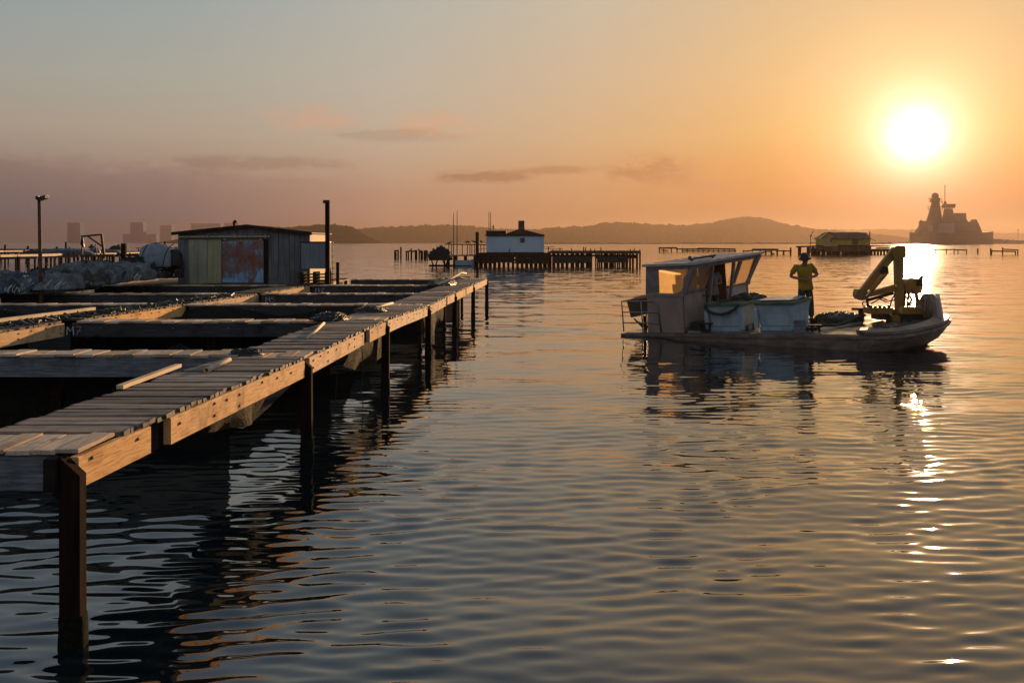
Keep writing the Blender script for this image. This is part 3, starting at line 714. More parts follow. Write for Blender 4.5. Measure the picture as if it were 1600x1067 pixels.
def rope_heap(label, px, py, w_, l_, h_, n, m, seed, name='rope_heap', cat='rope heap', rad=.008):
    r = random.Random(seed); p = on_deck(px, py); t = thing(name, label, cat, p)
    rg = []
    for k in range(5):
        f = (1, .95, .75, .45, .12)[k]; z = (0, .3, .65, .9, 1)[k]*h_
        rg.append([(w_*f*math.cos(q)*(1+r.uniform(-.15,.15)), l_*f*math.sin(q)*(1+r.uniform(-.15,.15)), z*(1+r.uniform(-.2,.2))) for q in [2*math.pi*i/14 for i in range(14)]])
    MB().loft(rg).build('heap', m, t, True)
    mb = MB()
    for _ in range(n):
        a0 = r.uniform(0, 6.28); rr = r.uniform(.3, 1.05); pts = []
        for s_ in range(9):
            a1 = a0+s_*r.uniform(.25, .5); q = rr*(1+.15*math.sin(s_*1.7))
            hz = h_*max(.05, 1-q*q*.8)+r.uniform(0, .03)
            pts.append((w_*q*math.cos(a1), l_*q*math.sin(a1), hz))
        mb.tube(pts, rad, 4, False)
    mb.build('strands', M['rope_dark'], t)['kind'] = 'stuff'
    return t
rope_heap('brown heap of mussel rope on the walkway past the straight pole', 517, 499, .30, .55, .10, 26, M['seaweed'], 1)
rope_heap('dark clump of rope on the sunlit planks beside the white pipe', 384, 554, .20, .16, .045, 10, M['seaweed'], 2)
rope_heap('dark rope heap under the curved hose', 580, 487, .32, .5, .09, 18, M['seaweed'], 3)
rope_heap('far rope heap on the outer walkway near the last pen', 692, 444, .45, 1.4, .17, 26, M['seaweed'], 4)
p0 = on_deck(706, 447, .05)
t = thing('bent_pipes', 'tangle of pale bent pipes on the far rope heap', 'pipes', p0)
for k, pts in enumerate(([(-.3,-1,.1),(0,.2,.22),(.2,1.4,.34),(.32,2.0,.30)], [(-.2,-.6,.12),(.1,.8,.25),(.42,1.6,.22),(.5,1.2,.02)], [(-.5,.4,.05),(.1,.9,.2),(.3,1.1,.18)])):
    MB().tube(pts, .03, 8).build('pipe', M['pvc'], t, True)
# drips of old line on the muddy walkway
a, b = Vector((xo(14)-5.95, 14.0, cross_z(14)+.06)), Vector((xo(18.6)-5.9, 18.6, cross_z(18.6)+.06))
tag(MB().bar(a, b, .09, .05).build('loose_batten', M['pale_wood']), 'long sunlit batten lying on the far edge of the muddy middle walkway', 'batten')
mb = MB(); r = random.Random(77)
for k in range(150):                                     # mussel rope trailing along the muddy walkway
    y = 13.5+k*.075; x = xo(y)-5.3-.25*abs(math.sin(k*.7)); z = cross_z(y)+.02
    mb.tube([(x,y,z),(x+r.uniform(-.1,.1),y+r.uniform(-.1,.1),z+r.uniform(.02,.06)),(x+r.uniform(-.2,.2),y+r.uniform(-.15,.15),z)], r.uniform(.012,.03), 5)
tag(mb.build('mussel_rope', M['seaweed']), kind='stuff')

# ------------------------------------------------------------------ the shed on the pens
SY = 33.0; ZB = cross_z(33)-.02
t = thing('shed_floor', 'low plank staging under the shed and the heaped nets', 'staging', (0,0,0))
for k in range(14):
    MB().box(-13.2, -6.2, SY-.6+k*.34, SY-.6+k*.34+.31, ZB-.05, ZB-.004*(k%2)).build('plank', M['brown'], t)
for x in (-13, -11, -9, -7):
    MB().box(x-.06, x+.06, SY-.4, SY-.28, -2, ZB-.05).build('post', M['post'], t)
shed = thing('shed', 'low gabled fishing shed with a rusty blue sliding door', 'shed', (0, SY, 0))
X0, X1 = -11.07, -6.70; AX = -8.74; ZE = 2.68; ZA = 2.92; DP = 3.4
def gable_z(x): return ZE+(ZA-ZE)*(1-abs(x-AX)/((AX-X0) if x < AX else (X1-AX)))
MB().prism([(X0,ZB),(X1,ZB),(X1,ZE),(AX,ZA),(X0,ZE)], .05, DP).build('wall', M['lit_board'], shed)
# front cladding, board by board
r = random.Random(5)
x = X0
edges = [-11.07,-10.86,-10.72,-10.06]
MB().box(X0, -10.71, .0, .048, ZB, 2.50).build('grey_panel', M['board_grey'], shed)
MB().box(-10.70, -10.08, -.03, .048, ZB, 2.49).build('yellowed_panel', M['panel_yellow'], shed)
MB().box(-10.07, -9.61, -.045, .048, ZB+.02, 2.49).build('olive_panel', M['panel_olive'], shed)
o = MB().box(-9.585+9.585, -8.22+9.585, -.07, -.01, 0, 1.36).build('sliding_door', M['door'], shed); o.location = (-9.585, 0, ZB+.04)
MB().box(-9.61, -9.585, -.08, .04, ZB, 2.50).build('door_post', M['brown'], shed); MB().box(-8.22, -8.08, -.05, .048, ZB, 2.50).build('door_post', M['dark'], shed)
x = -8.08; k = 0
while x < X1-.02:
    x2 = min(X1, x+r.uniform(.13, .19)); zt = gable_z((x+x2)/2)-.05
    MB().box(x+.004, x2-.004, -.012*(k%2), .048, ZB, zt).build('board', M['board_grey'], shed); x = x2; k += 1
MB().prism([(X0,2.51),(-8.085,2.51),(-8.085,gable_z(-8.085)-.04),(AX,ZA-.04),(X0,ZE-.03)], .0, .048).build('header_board', M['board_grey'], shed)
rail = MB().bar((X0+.05,-.10,2.585),(-8.0,-.10,2.60), .05).build('door_rail', M['panel_olive'], shed)
for x in (-10.05, -9.15, -8.15): MB().box(x-.03, x+.03, -.14, 0, 2.55, 2.66).build('rail_bracket', M['galv'], rail)
for x in (-9.5, -8.32): MB().box(x-.05, x+.05, -.10, -.05, 2.47, 2.53).build('door_hanger', M['galv'], rail)
# roof: two slopes of sheets with a rough eave
for side, (xa, xb, za, zb) in enumerate(((X0-.14, AX, ZE-.012, ZA), (AX, X1+.09, ZA, ZE-.01))):
    n = 9
    for k in range(n):
        y0, y1 = -.16+(DP+.3)*k/n, -.16+(DP+.3)*(k+1)/n-.004; e = .006*(k%2)
        MB().hexa([(xa,y0,za+.02+e),(xb,y0,zb+.02+e),(xb,y1,zb+.02+e),(xa,y1,za+.02+e),(xa,y0,za+.055+e),(xb,y0,zb+.055+e),(xb,y1,zb+.055+e),(xa,y1,za+.055+e)]).build('roof_sheet', M['rust'], shed)
for side, (xa, xb, za, zb) in enumerate(((X0-.16, AX, ZE-.014, ZA), (AX, X1+.10, ZA, ZE-.012))):
    MB().hexa([(xa,-.2,za-.03),(xb,-.2,zb-.03),(xb,-.162,zb-.03),(xa,-.162,za-.03),(xa,-.2,za+.075),(xb,-.2,zb+.075),(xb,-.162,zb+.075),(xa,-.162,za+.075)]).build('barge_board', M['dark'], shed)
pf = MB().tube([(-9.52,1.2,2.75),(-9.56,1.2,3.10)], .04, 8).build('flue_pipe', M['rust'], shed)
MB().tube([(-9.56,1.2,3.08),(-9.47,1.2,3.15)], .055, 8).build('flue_cap', M['rust'], pf)
tk = thing('water_tank', 'blue grey tank box standing on pallets beside the shed', 'tank', (0,0,0))
a, b = at(471, 420, 32.3), at(511, 379, 32.3)
MB().cbox(a.x, b.x, 32.3, 33.0-.1, a.z, b.z, .03).build('body', M['tank'], tk)
MB().box(a.x-.02, b.x+.02, 32.28, 32.92, b.z-.002, b.z+.03).build('lid', M['iron'], tk)
st = thing('pallet_stack', 'stack of slatted pallets under the blue grey tank', 'pallets')
for k in range(4):
    z = ZB+.012+k*.10
    for q in range(3):
        if z+.03 < a.z: MB().box(a.x-.08+r.uniform(-.06,.06), b.x+.1+r.uniform(-.06,.06), 32.25+q*.24, 32.25+q*.24+.16, z, z+.03).build('slat', M['dark'], st)
    for q in (a.x, (a.x+b.x)/2, b.x-.03):
        if z+.1 < a.z+.02: MB().box(q-.05, q+.07, 32.3, 32.9, z+.031, min(z+.099, a.z-.002)).build('block', M['dark'], st)
pl = thing('tall_post', 'tall dark post with a small top bracket at the right of the shed', 'post')
a = at(512, 431, 32.0); b = at(511.5, 313, 32.0)
MB().bar((a.x,32,ZB-.6), (b.x,32,b.z), .13).build('post', M['post'], pl)
MB().box(b.x-.13, b.x+.05, 31.92, 32.08, b.z-.10, b.z).build('bracket', M['iron'], pl)
pl = thing('short_post', 'short dark post just right of the tall post', 'post')
MB().box(at(525,0,33).x, at(529.5,0,33).x, 33, 33.09, -1.5, at(525,411,33).z).build('post', M['post'], pl)
MB().box(at(525,0,33).x-.01, at(529.5,0,33).x+.01, 32.99, 33.10, at(525,411,33).z-.001, at(525,411,33).z+.02).build('cap', M['dark'], pl)
ld = thing('leaning_ladder', 'narrow sunlit ladder fixed behind the tall post', 'ladder')
for px_ in (516.5, 520.5): q = at(px_, 378, 33.4); MB().bar((q.x,33.4,ZB-.4),(q.x,33.4,q.z), .035).build('rail', M['pale_wood'], ld)
for k in range(7): MB().bar((at(516.5,0,33.4).x,33.4,ZB+.1+k*.2),(at(523,0,33.4).x,33.4,ZB+.1+k*.2), .028).build('rung', M['pale_wood'], ld)
# lamp post among the nets
lp = thing('lamp_post', 'slim lamp post with a tilted lamp head rising from the nets', 'lamp post')
a, b = at(63.5, 452, 25.4), at(61, 308, 25.4)
MB().tube([(a.x,25.4,.2),(a.x,25.4,1.1),(b.x,25.4,b.z)], [.05,.05,.042], 10).build('pole', M['rust'], lp, True)
hd = MB().hexa([(b.x+.0,25.28,b.z-.10),(b.x+.20,25.28,b.z-.03),(b.x+.20,25.52,b.z-.03),(b.x+.0,25.52,b.z-.10),(b.x-.02,25.28,b.z-.02),(b.x+.22,25.28,b.z+.05),(b.x+.22,25.52,b.z+.05),(b.x-.02,25.52,b.z-.02)]).build('lamp_head', M['iron'], lp)
MB().box(b.x-.08, b.x+.0, 25.36, 25.44, b.z-.06, b.z+.02).build('bracket', M['iron'], lp)

# ------------------------------------------------------------------ heaped nets at the left
def blob(w_, d_, h_, seed, folds=.12, n=40, k=16, lean=0, rough=0):
    r = random.Random(seed); ph = [r.uniform(0, 6.28) for _ in range(6)]; rings = []
    for j in range(k+1):
        v = j/k; pol = v*math.pi*.5; rings.append([])
        for i in range(n):
            a = 2*math.pi*i/n
            f = 1+folds*(math.sin(5*a+ph[0]+3*v)*.5+math.sin(9*a+ph[1]-4*v)*.35+math.sin(15*a+ph[2]+2*v)*.2)+.10*math.sin(2*a+ph[3])
            f += folds*.55*(abs(math.sin(6.5*a+ph[1]+2.2*math.sin(3*v+ph[2])))-.5)*math.sin(pol*1.8+.2)
            rr = math.cos(pol)**.62; z = math.sin(pol)**.9*(1+folds*.8*math.sin(3*a+ph[4])*rr)
            rings[-1].append((w_*rr*f*math.cos(a)+lean*z*h_, d_*rr*f*math.sin(a), h_*z*(1+.04*math.sin(7*a+ph[5]))))
    if rough:                                            # slack folds
        out = []
        for rg_ in rings:
            o_ = []
            for x, y, z in rg_:
                p = Vector((x*2.0+seed*3.1, y*2.0, z*1.3)); rd = (1-abs(noise.noise(p)))**3-.35+.35*noise.noise(p*2.7)+.18*noise.noise(p*6.1)
                q_ = 1+rough*rd; o_.append((x*q_, y*q_, max(0, z*q_)))
            out.append(o_)
        rings = out
    return MB().loft(rings)
def net_bundle(label, x0, x1, ytop, ybase, Y, m, seed, strands=16, depth=.9, name='net_bundle', rope='strand', lean=0):
    a = at((x0+x1)/2, ybase, Y); top = at(0, ytop, Y).z; w_ = (at(x1,0,Y).x-at(x0,0,Y).x)/2
    t = thing(name, label, 'net', (a.x, Y, a.z), 0, 'nets heaped along the inner walkway')
    h_ = (top-a.z)/1.06
    blob(w_/1.08, depth, h_, seed, .12, 84, 30, lean=lean, rough=.42).build('netting', m, t, True)
    r = random.Random(seed+100)
    for q in range(int(strands*1.6)):
        u = r.uniform(-.85, .85); pts = []; d0 = r.uniform(-.3,.3); dr = r.uniform(-.4,.4)
        for s_ in range(11):
            v = s_/10*2-1; x = (u+dr*v*.4)*w_*.95; yy = -depth*.98*math.cos((s_/10)*1.9-.2)*math.sqrt(max(.03,1-(x/w_)**2)) ; z = h_*1.03*math.sin(min(1.45,(s_/10)*1.5))*max(.1,(1-(abs(x)/w_)**2.4))
            pts.append((x+.03*math.sin(7*v+q), yy-.02, max(.02,z)+.015*math.sin(5*v+q)))
        MB().tube(pts, r.uniform(.007,.017), 5, False).build('strand', M[rope], t)
    return t
YN = 27.0
net_bundle('rounded grey net bundle at the left edge of the picture', -38, 17, 428, 458, 25.6, M['net_grey'], 1)
net_bundle('blue grey net bundle with loose white lines left of the lamp post', 14, 58, 429, 456, 25.6, M['net_blue'], 2, 16)
net_bundle('dark net mound directly behind the lamp post', 44, 86, 423, 450, 26.6, M['net_dark'], 3)
net_bundle('flat grey net bundle at the foot of the lamp post on its right', 70, 122, 429, 451, 26.2, M['net_grey'], 4, 12)
net_bundle('large pale net bundle with hanging cords in the middle of the heap', 78, 166, 414, 446, 27.6, M['net_grey'], 5, 14, 1.2, lean=.4)
net_bundle('small rounded net bundle right of the large pale one', 152, 190, 418, 442, 28.4, M['net_grey'], 6)
net_bundle('blue net bundle behind and above the small rounded one', 146, 206, 410, 438, 29.8, M['net_blue'], 7)
net_bundle('smooth pale net bundle with a light rope rim below the wrapped bale', 186, 233, 414, 438, 29.6, M['net_grey'], 8, 8)
net_bundle('dark net bundle under the wrapped bale', 188, 262, 406, 434, 31.2, M['net_dark'], 9, 8, 1.1)
net_bundle('dark brown net bundle behind the large pale one', 112, 168, 411, 438, 30.6, M['net_dark'], 12, 6)
net_bundle('black crumpled sack against the shed wall', 258, 283, 405, 434, 32.0, M['black_bag'], 10, 2, .6, 'black_sack')
a = at(247, 417, 31.6)
t = thing('wrapped_bale', 'pale grey tarpaulin bale tied with dark rope beside the shed', 'bale', (a.x, 31.6, at(0,417,31.6).z))
blob(.56, .75, (at(0,383,31.6).z-a.z), 31, .05, 48, 20, lean=-.10, rough=.12).build('wrapping', M['tarp'], t, True)
for u in (-.25, .35): MB().tube([(u*1.2+.1*s_/8, -.78*math.cos(s_/8*1.5), .70*math.sin(s_/8*1.5)+.02) for s_ in range(9)], .016, 6).build('rope', M['rope_dark'], t)
t2 = blob(.22, .3, .55, 33, .1).build('bale_end', M['black_bag'], t, True); t2.location = (.52, .1, 0)

# ------------------------------------------------------------------ people
def skin_mesh(name, joints, edges, m, root, sub=2, smooth=True):
    """One continuous surface grown over a skeleton: joints = {name: (point, radius x, radius y)}."""
    keys = list(joints); bm = bmesh.new(); sk = bm.verts.layers.skin.verify(); vs = {}
    for k in keys:
        p, rx, ry = joints[k]; v = bm.verts.new(p); v[sk].radius = (rx, ry); v[sk].use_root = (k == root); vs[k] = v
    for a, b in edges: bm.edges.new((vs[a], vs[b]))
    me = bpy.data.meshes.new(name+'_cage'); bm.to_mesh(me); bm.free()
    o = bpy.data.objects.new(name+'_cage', me); COL.objects.link(o)
    s = o.modifiers.new('skin', 'SKIN'); s.use_smooth_shade = smooth
    u = o.modifiers.new('sub', 'SUBSURF'); u.levels = sub; u.render_levels = sub
    dg = bpy.context.evaluated_depsgraph_get(); dg.update()
    out = bpy.data.meshes.new_from_object(o.evaluated_get(dg)); out.name = name
    bpy.data.objects.remove(o); bpy.data.meshes.remove(me)
    out.materials.clear(); out.materials.append(m)
    out.polygons.foreach_set('use_smooth', [True]*len(out.polygons))
    return out
def person(label, Mx, pose, shirt, trousers, hat=None, hair=True, h=1.66, legs=True):
    """pose: points of the joints in metres, the figure facing -y, feet at z = 0."""
    t = thing('person', label, 'person', M=Mx); P = {k: Vector(v)*(h/1.66) for k, v in pose.items()}
    c = h/1.66
    J = {'pelvis': (P['pelvis'], .125*c, .10*c), 'belly': (P['pelvis'].lerp(P['chest'], .5), .125*c, .105*c), 'chest': (P['chest'], .145*c, .11*c),
         'neck': (P['neck'], .052*c, .052*c), 'jaw': (P['head']+Vector((0,-.025,-.075))*c, .058*c, .068*c), 'head': (P['head'], .075*c, .092*c), 'crown': (P['head']+Vector((0,.01,.085))*c, .058*c, .07*c)}
    E_ = [('pelvis','belly'),('belly','chest'),('chest','neck'),('neck','jaw'),('jaw','head'),('head','crown')]
    for s in 'lr':
        J['sh'+s] = (P['sh'+s], .062*c, .062*c); J['el'+s] = (P['el'+s], .040*c, .042*c); J['wr'+s] = (P['wr'+s], .027*c, .025*c)
        d = (P['wr'+s]-P['el'+s]).normalized(); J['palm'+s] = (P['wr'+s]+d*.07*c, .036*c, .020*c)
        E_ += [('chest','sh'+s),('sh'+s,'el'+s),('el'+s,'wr'+s),('wr'+s,'palm'+s)]
        side = d.cross(Vector((0,0,1))); side = side.normalized() if side.length > .1 else Vector((1,0,0))
        for f in range(4):
            off = side*(f-1.5)*.019*c; L = (.062,.074,.069,.054)[f]*c; q = P['wr'+s]+d*.075*c+off
            J['k%d%s' % (f,s)] = (q+d*.02*c, .0095*c, .0095*c); J['t%d%s' % (f,s)] = (q+d*L*.8+Vector((0,0,-.35))*L, .0078*c, .0078*c)
            E_ += [('palm'+s,'k%d%s' % (f,s)),('k%d%s' % (f,s),'t%d%s' % (f,s))]
        q = P['wr'+s]+d*.03*c+side*.03*c*(1 if s == 'l' else -1)
        J['th'+s] = (q+d*.035*c+side*.022*c*(1 if s == 'l' else -1), .0095*c, .0095*c); E_.append(('palm'+s,'th'+s))
        if legs:
            J['hip'+s] = (P['hip'+s], .088*c, .092*c); J['kn'+s] = (P['kn'+s], .056*c, .058*c); J['an'+s] = (P['an'+s], .038*c, .042*c); J['toe'+s] = (P['toe'+s], .040*c, .030*c)
            E_ += [('pelvis','hip'+s),('hip'+s,'kn'+s),('kn'+s,'an'+s),('an'+s,'toe'+s)]
    link('body', skin_mesh('body', J, E_, M['skin'], 'pelvis'), t)
    # shirt: a loose body from hem to collar with short sleeves
    pv, ch, nk = P['pelvis'], P['chest'], P['neck']; up = (P['shl']+P['shr'])/2
    mb = MB(); rings = []; rs = random.Random(len(label))
    for cen, rx, ry in ((pv+Vector((0,0,-.10))*c, .178, .142), (pv+Vector((0,0,-.03))*c, .174, .140), (pv.lerp(ch,.35), .163, .132), (pv.lerp(ch,.7), .172, .135), (ch, .186, .138), (ch.lerp(up,.6), .190, .125), (up+Vector((0,0,.035))*c, .150, .098), (up.lerp(nk,.55), .082, .075), (nk+Vector((0,0,-.01))*c, .060, .062)):
        ph = rs.uniform(0, 6); rings.append([tuple(cen+Vector((math.cos(a)*rx*(1+.025*math.sin(5*a+ph)), math.sin(a)*ry*(1+.035*math.sin(7*a+ph)), .006*math.sin(3*a+ph)))*c) for a in [2*math.pi*k/28 for k in range(28)]])
    mb.loft(rings)
    for s in 'lr':
        a, e = P['sh'+s], P['el'+s]; inn = a.lerp(up, .35)
        mb.tube([inn, a, a.lerp(e,.35), a.lerp(e,.62), a.lerp(e,.66)], [.045*c,.064*c,.068*c,.067*c,.062*c], 12)
    mb.build('shirt', shirt, t, True)
    if legs:
        T = {'waist': (P['pelvis']+Vector((0,0,.09))*c, .140*c, .115*c), 'pelvis': (P['pelvis']+Vector((0,0,-.02))*c, .148*c, .124*c)}; TE = [('waist','pelvis')]
        for s in 'lr':
            T['hip'+s] = (P['hip'+s], .105*c, .108*c); T['kn'+s] = (P['kn'+s], .078*c, .082*c); T['an'+s] = (P['kn'+s].lerp(P['an'+s], .93), .066*c, .07*c)
            TE += [('pelvis','hip'+s),('hip'+s,'kn'+s),('kn'+s,'an'+s)]
        link('trousers', skin_mesh('trousers', T, TE, trousers, 'pelvis'), t)
        for s in 'lr':
            a, b = P['an'+s], P['toe'+s]; d = (b-a); d.z = 0; d = d.normalized()
            MB().tube([a-d*.07*c+Vector((0,0,-.05)), a+Vector((0,0,-.035)), b+d*.03+Vector((0,0,-.02)), b+d*.075+Vector((0,0,-.025))], [.045*c,.055*c,.05*c,.03*c], 10).build('shoe', M['black_bag'], t, True)
    hd = P['head']
    if hair:
        o = blob(.088*c, .105*c, .095*c, 3, .03, 20, 8).build('hair', M['hair'], t, True); o.location = hd+Vector((0,.018,.035))*c
    if hat:
        o = MB().lathe([(.01,.13),(.06,.128),(.088,.105),(.095,.05),(.100,.02),(.140,-.004),(.150,-.022),(.145,-.026),(.10,.004),(.085,.01)], n=24).build('hat', hat, t, True)
        o.location = hd+Vector((0,-.005,.035))*c; o.rotation_euler = (R(12), R(-5), 0)
    # face
    for sx in (-1, 1):
        e = MB().lathe([(.002,-.008),(.008,-.004),(.008,.004),(.002,.008)], n=8).build('eye', M['hair'], t); e.location = hd+Vector((sx*.03,-.088,0))*c
        e = MB().lathe([(.004,-.03),(.014,-.012),(.016,.008),(.006,.03)], n=8).build('ear', M['skin'], t, True); e.location = hd+Vector((sx*.078,.005,-.01))*c
    e = MB().add([(-.016,-.088,-.035),(.016,-.088,-.035),(0,-.118,-.032),(0,-.088,.012)], [(0,1,2),(1,3,2),(3,0,2),(0,3,1)]).build('nose', M['skin'], t); e.location = hd
    return t
def turn(Mx, deg): return Mx @ Matrix.Rotation(R(deg), 4, 'Z')
STAND = dict(pelvis=(0,0,.86), chest=(0,-.02,1.24), neck=(0,-.03,1.40), head=(0,-.055,1.515), shl=(.175,-.01,1.33), shr=(-.175,-.01,1.33),
             hipl=(.085,0,.80), hipr=(-.085,0,.80), knl=(.10,-.03,.46), knr=(-.10,-.02,.46), anl=(.11,0,.085), anr=(-.11,.02,.085), toel=(.13,-.13,.05), toer=(-.13,-.11,.05),
             ell=(.27,.04,1.08), elr=(-.27,.04,1.08), wrl=(.06,-.20,1.07), wrr=(-.08,-.19,1.03))

# ------------------------------------------------------------------ the work barge: x forward, y across (away from the camera), z up
BM = Matrix.Translation((2.92, 25.67, .08)) @ Matrix.Rotation(R(-39), 4, 'Z') @ Matrix.Rotation(R(-2.7), 4, 'Y') @ Matrix.Rotation(R(3.5), 4, 'X')
def onb(x, y, z=0, rz=0): return BM @ Matrix.Translation((x, y, z)) @ Matrix.Rotation(R(rz), 4, 'Z')
barge = thing('work_barge', 'flat work barge with a small raked wheelhouse heading right across the bay', 'boat', M=BM)
W = 3.6
def outline(s, inset=0, n=10):
    """Deck outline at a given level: s slides the bow back."""
    pts = [(0-0, inset), (6.15-s*.55, inset)]
    bow = [(6.42,.01),(6.80,.22),(7.06,.62),(7.23,1.25),(7.29,1.8),(7.26,2.35),(7.14,2.98),(6.98,3.38),(6.55,3.59)]
    pts += [(x-s, inset+(y/W)*(W-2*inset)) for x, y in bow] + [(6.15-s*.55, W-inset), (0, W-inset)]
    return pts
hl = MB().loft([[(x,y,z) for x, y in outline(s, i)] for s, i, z in ((1.0,.25,-.74),(.52,.05,-.54),(.22,.02,-.36),(.07,.0,-.19),(.01,0,-.085))])
hull = hl.build('hull', M['hull'], barge)
MB().loft([[(x,y,z) for x, y in outline(-.03, -.03)] for z in (-.084, -.012)]).build('rubbing_strake', M['hull'], barge)
MB().loft([[(x,y,z) for x, y in outline(.06, .06)] for z in (-.02, .0)]).build('deck', M['wetdeck'], barge)
oo, ii = outline(-.01, -.01), outline(.34, .10)
nb = len(oo); cv = []; cf = []
for k in range(1, nb-1): cv += [(*oo[k], .004), (*oo[k], .07), (*ii[k], .10), (*ii[k], .004)]
for k in range(nb-3):
    for q in range(4): cf.append((k*4+q, k*4+(q+1)%4, (k+1)*4+(q+1)%4, (k+1)*4+q))
MB().add(cv, cf).build('bow_coaming', M['hull'], barge)
for x in (1.2, 2.4, 3.6, 4.8): MB().box(x, x+.012, -.012, .02, -.48, -.09).build('weld_seam', M['hull'], barge)
MB().bar((6.12,-.012,-.10), (5.86,.045,-.50), .025).build('weld_seam', M['hull'], barge)
MB().hexa([(-.15,.05,-.14),(.7,.05,-.14),(.7,3.5,-.14),(-.15,3.5,-.14),(-.15,.0,-.03),(.0,.0,-.03),(.0,3.6,-.03),(-.15,3.6,-.03)]).build('stern_ledge', M['hull'], barge)

# wheelhouse
wh = bpy.data.objects.new('wheelhouse', None); COL.objects.link(wh); wh.parent = barge
fx = lambda z: 1.70+max(0, z-.92)*.44            # the front leans forward above the sill
yf = lambda z: 3.60+max(0, z-.3)*.22             # the far side flares out
def wpart(name, mb, m): return mb.build(name, M[m], wh)
wpart('side_wall', MB().hexa([(.66,.05,0),(1.68,.05,0),(1.68,.10,0),(.66,.10,0),(.70,.05,.96),(1.70,.05,.92),(1.70,.10,.92),(.70,.10,.96)]), 'cabin')
wpart('rear_wall', MB().box(.66,.71,.12,3.58,0,.55), 'cabin'); wpart('far_wall', MB().box(.72,1.66,3.55,3.6,0,.45), 'cabin')
wpart('sill', MB().hexa([(.68,.03,.94),(1.74,.03,.90),(1.74,.12,.90),(.68,.12,.94),(.68,.03,1.00),(1.77,.03,.97),(1.77,.12,.97),(.68,.12,1.00)]), 'galv')
def pillar(p, q, w_=.09): return MB().bar(p, q, w_, w_)
wpart('corner_panel', MB().hexa([(.67,.04,1.0),(.86,.04,1.0),(.86,.09,1.0),(.67,.09,1.0),(.73,.04,1.62),(.92,.04,1.62),(.92,.09,1.62),(.73,.09,1.62)]), 'frame')
wpart('side_pillar', MB().hexa([(.87,.03,1.0),(1.05,.03,1.0),(1.05,.10,1.0),(.87,.10,1.0),(.93,.03,1.62),(1.08,.03,1.62),(1.08,.10,1.62),(.93,.10,1.62)]), 'frame')
wpart('corner_pillar', pillar((1.745,.09,.96),(2.03,.09,1.66), .12), 'frame')
wpart('header', MB().hexa([(.73,.03,1.575),(1.98,.03,1.575),(1.98,.11,1.575),(.73,.11,1.575),(.74,.03,1.67),(2.03,.03,1.67),(2.03,.11,1.67),(.74,.11,1.67)]), 'frame')
def front(y0, y1, z0, z1, th=.05, dx=0):            # a panel in the raked front
    f = lambda z: fx(z)+dx
    return MB().hexa([(f(z0)-th,y0,z0),(f(z0),y0,z0),(f(z0),y1,z0),(f(z0)-th,y1,z0),(f(z1)-th,y0,z1),(f(z1),y0,z1),(f(z1),y1,z1),(f(z1)-th,y1,z1)])
wpart('front_header', front(.15, 3.90, 1.565, 1.67), 'frame')
wpart('front_panel', front(.13, 1.26, .12, .93), 'cabin')
kick = wpart('kick_panel', front(.16, 1.20, .02, .115, .04, -.012), 'frame')
wpart('front_sill', front(.13, 1.28, .935, .99, .07, .02), 'frame')
wpart('door_post', front(1.24, 1.31, .02, 1.56, .07, .01), 'frame'); wpart('door_post', front(2.42, 2.50, .02, 1.56, .07, .012), 'frame')
wpart('window_pillar', front(2.80, 2.92, .95, 1.56, .07, .015), 'frame'); wpart('window_pillar', front(3.74, 3.86, .93, 1.56, .07, .015), 'frame')
wpart('far_sill', front(2.51, 3.86, .86, .93, .07, .02), 'frame')
sign = wpart('name_board', front(2.52, 3.62, .10, .85), 'cream'); wpart('end_post', front(3.63, 3.74, .05, .85, .06, .004), 'frame')
r = random.Random(17)
lt = MB(); y = 2.80
while y < 3.42:                                          # the lettering is too blurred to read: uneven bars as the photograph shows them
    w_ = r.choice((.018,.03,.024)); h_ = r.uniform(.075,.11); z0 = .555+.02*(y-2.8)
    lt.hexa([(1.702,y,z0),(1.7045,y,z0),(1.7045,y+w_,z0),(1.702,y+w_,z0),(1.702,y,z0+h_),(1.7045,y,z0+h_),(1.7045,y+w_,z0+h_),(1.702,y+w_,z0+h_)])
    if r.random() < .6: lt.box(1.702,1.704,y,y+.05,z0+h_*.4,z0+h_*.4+.022)
    y += r.uniform(.042,.062) if r.random() < .85 else .10
y = 2.84
while y < 3.34:
    lt.box(1.702,1.704,y,y+r.choice((.02,.03)),.36,.36+r.uniform(.05,.08)); y += r.uniform(.045,.08)
lo = lt.build('lettering', M['ink'], sign)
lo.parent = wh                                      # stays at the second level
def pane(p): return MB().add(p, [(0,1,2,3)])
def glass(name, p, m='glass'):
    p = [Vector(q) for q in p]; n = (p[1]-p[0]).cross(p[3]-p[0]).normalized()*.006
    return MB().hexa([*(q for q in (p[0],p[1],p[2],p[3])), *(q+n for q in p)]).build(name, M[m], wh)
glass('side_window', [(1.05,.07,1.0),(1.76,.07,.98),(1.98,.07,1.575),(1.08,.07,1.575)])
glass('front_window', [(fx(.98)-.03,.16,.98),(fx(.98)-.03,1.24,.98),(fx(1.57)-.03,1.24,1.57),(fx(1.57)-.03,.16,1.57)])
glass('front_window', [(fx(.93)-.03,2.92,.93),(fx(.93)-.03,3.74,.93),(fx(1.57)-.03,3.74,1.57),(fx(1.57)-.03,2.92,1.57)])
glass('front_window', [(fx(.93)-.03,2.50,.93),(fx(.93)-.03,2.80,.93),(fx(1.57)-.03,2.80,1.57),(fx(1.57)-.03,2.50,1.57)])
glass('rear_window', [(.69,.2,.56),(.69,3.4,.56),(.73,3.4,1.60),(.73,.2,1.60)], 'clear_glass')
glass('far_window', [(.80,3.60,.46),(1.66,3.60,.46),(1.95,3.85,1.60),(.80,3.85,1.60)], 'clear_glass')
for y in (.15, 3.5): wpart('rear_pillar', MB().bar((.69,y,.55),(.74,y,1.66),.08), 'frame')
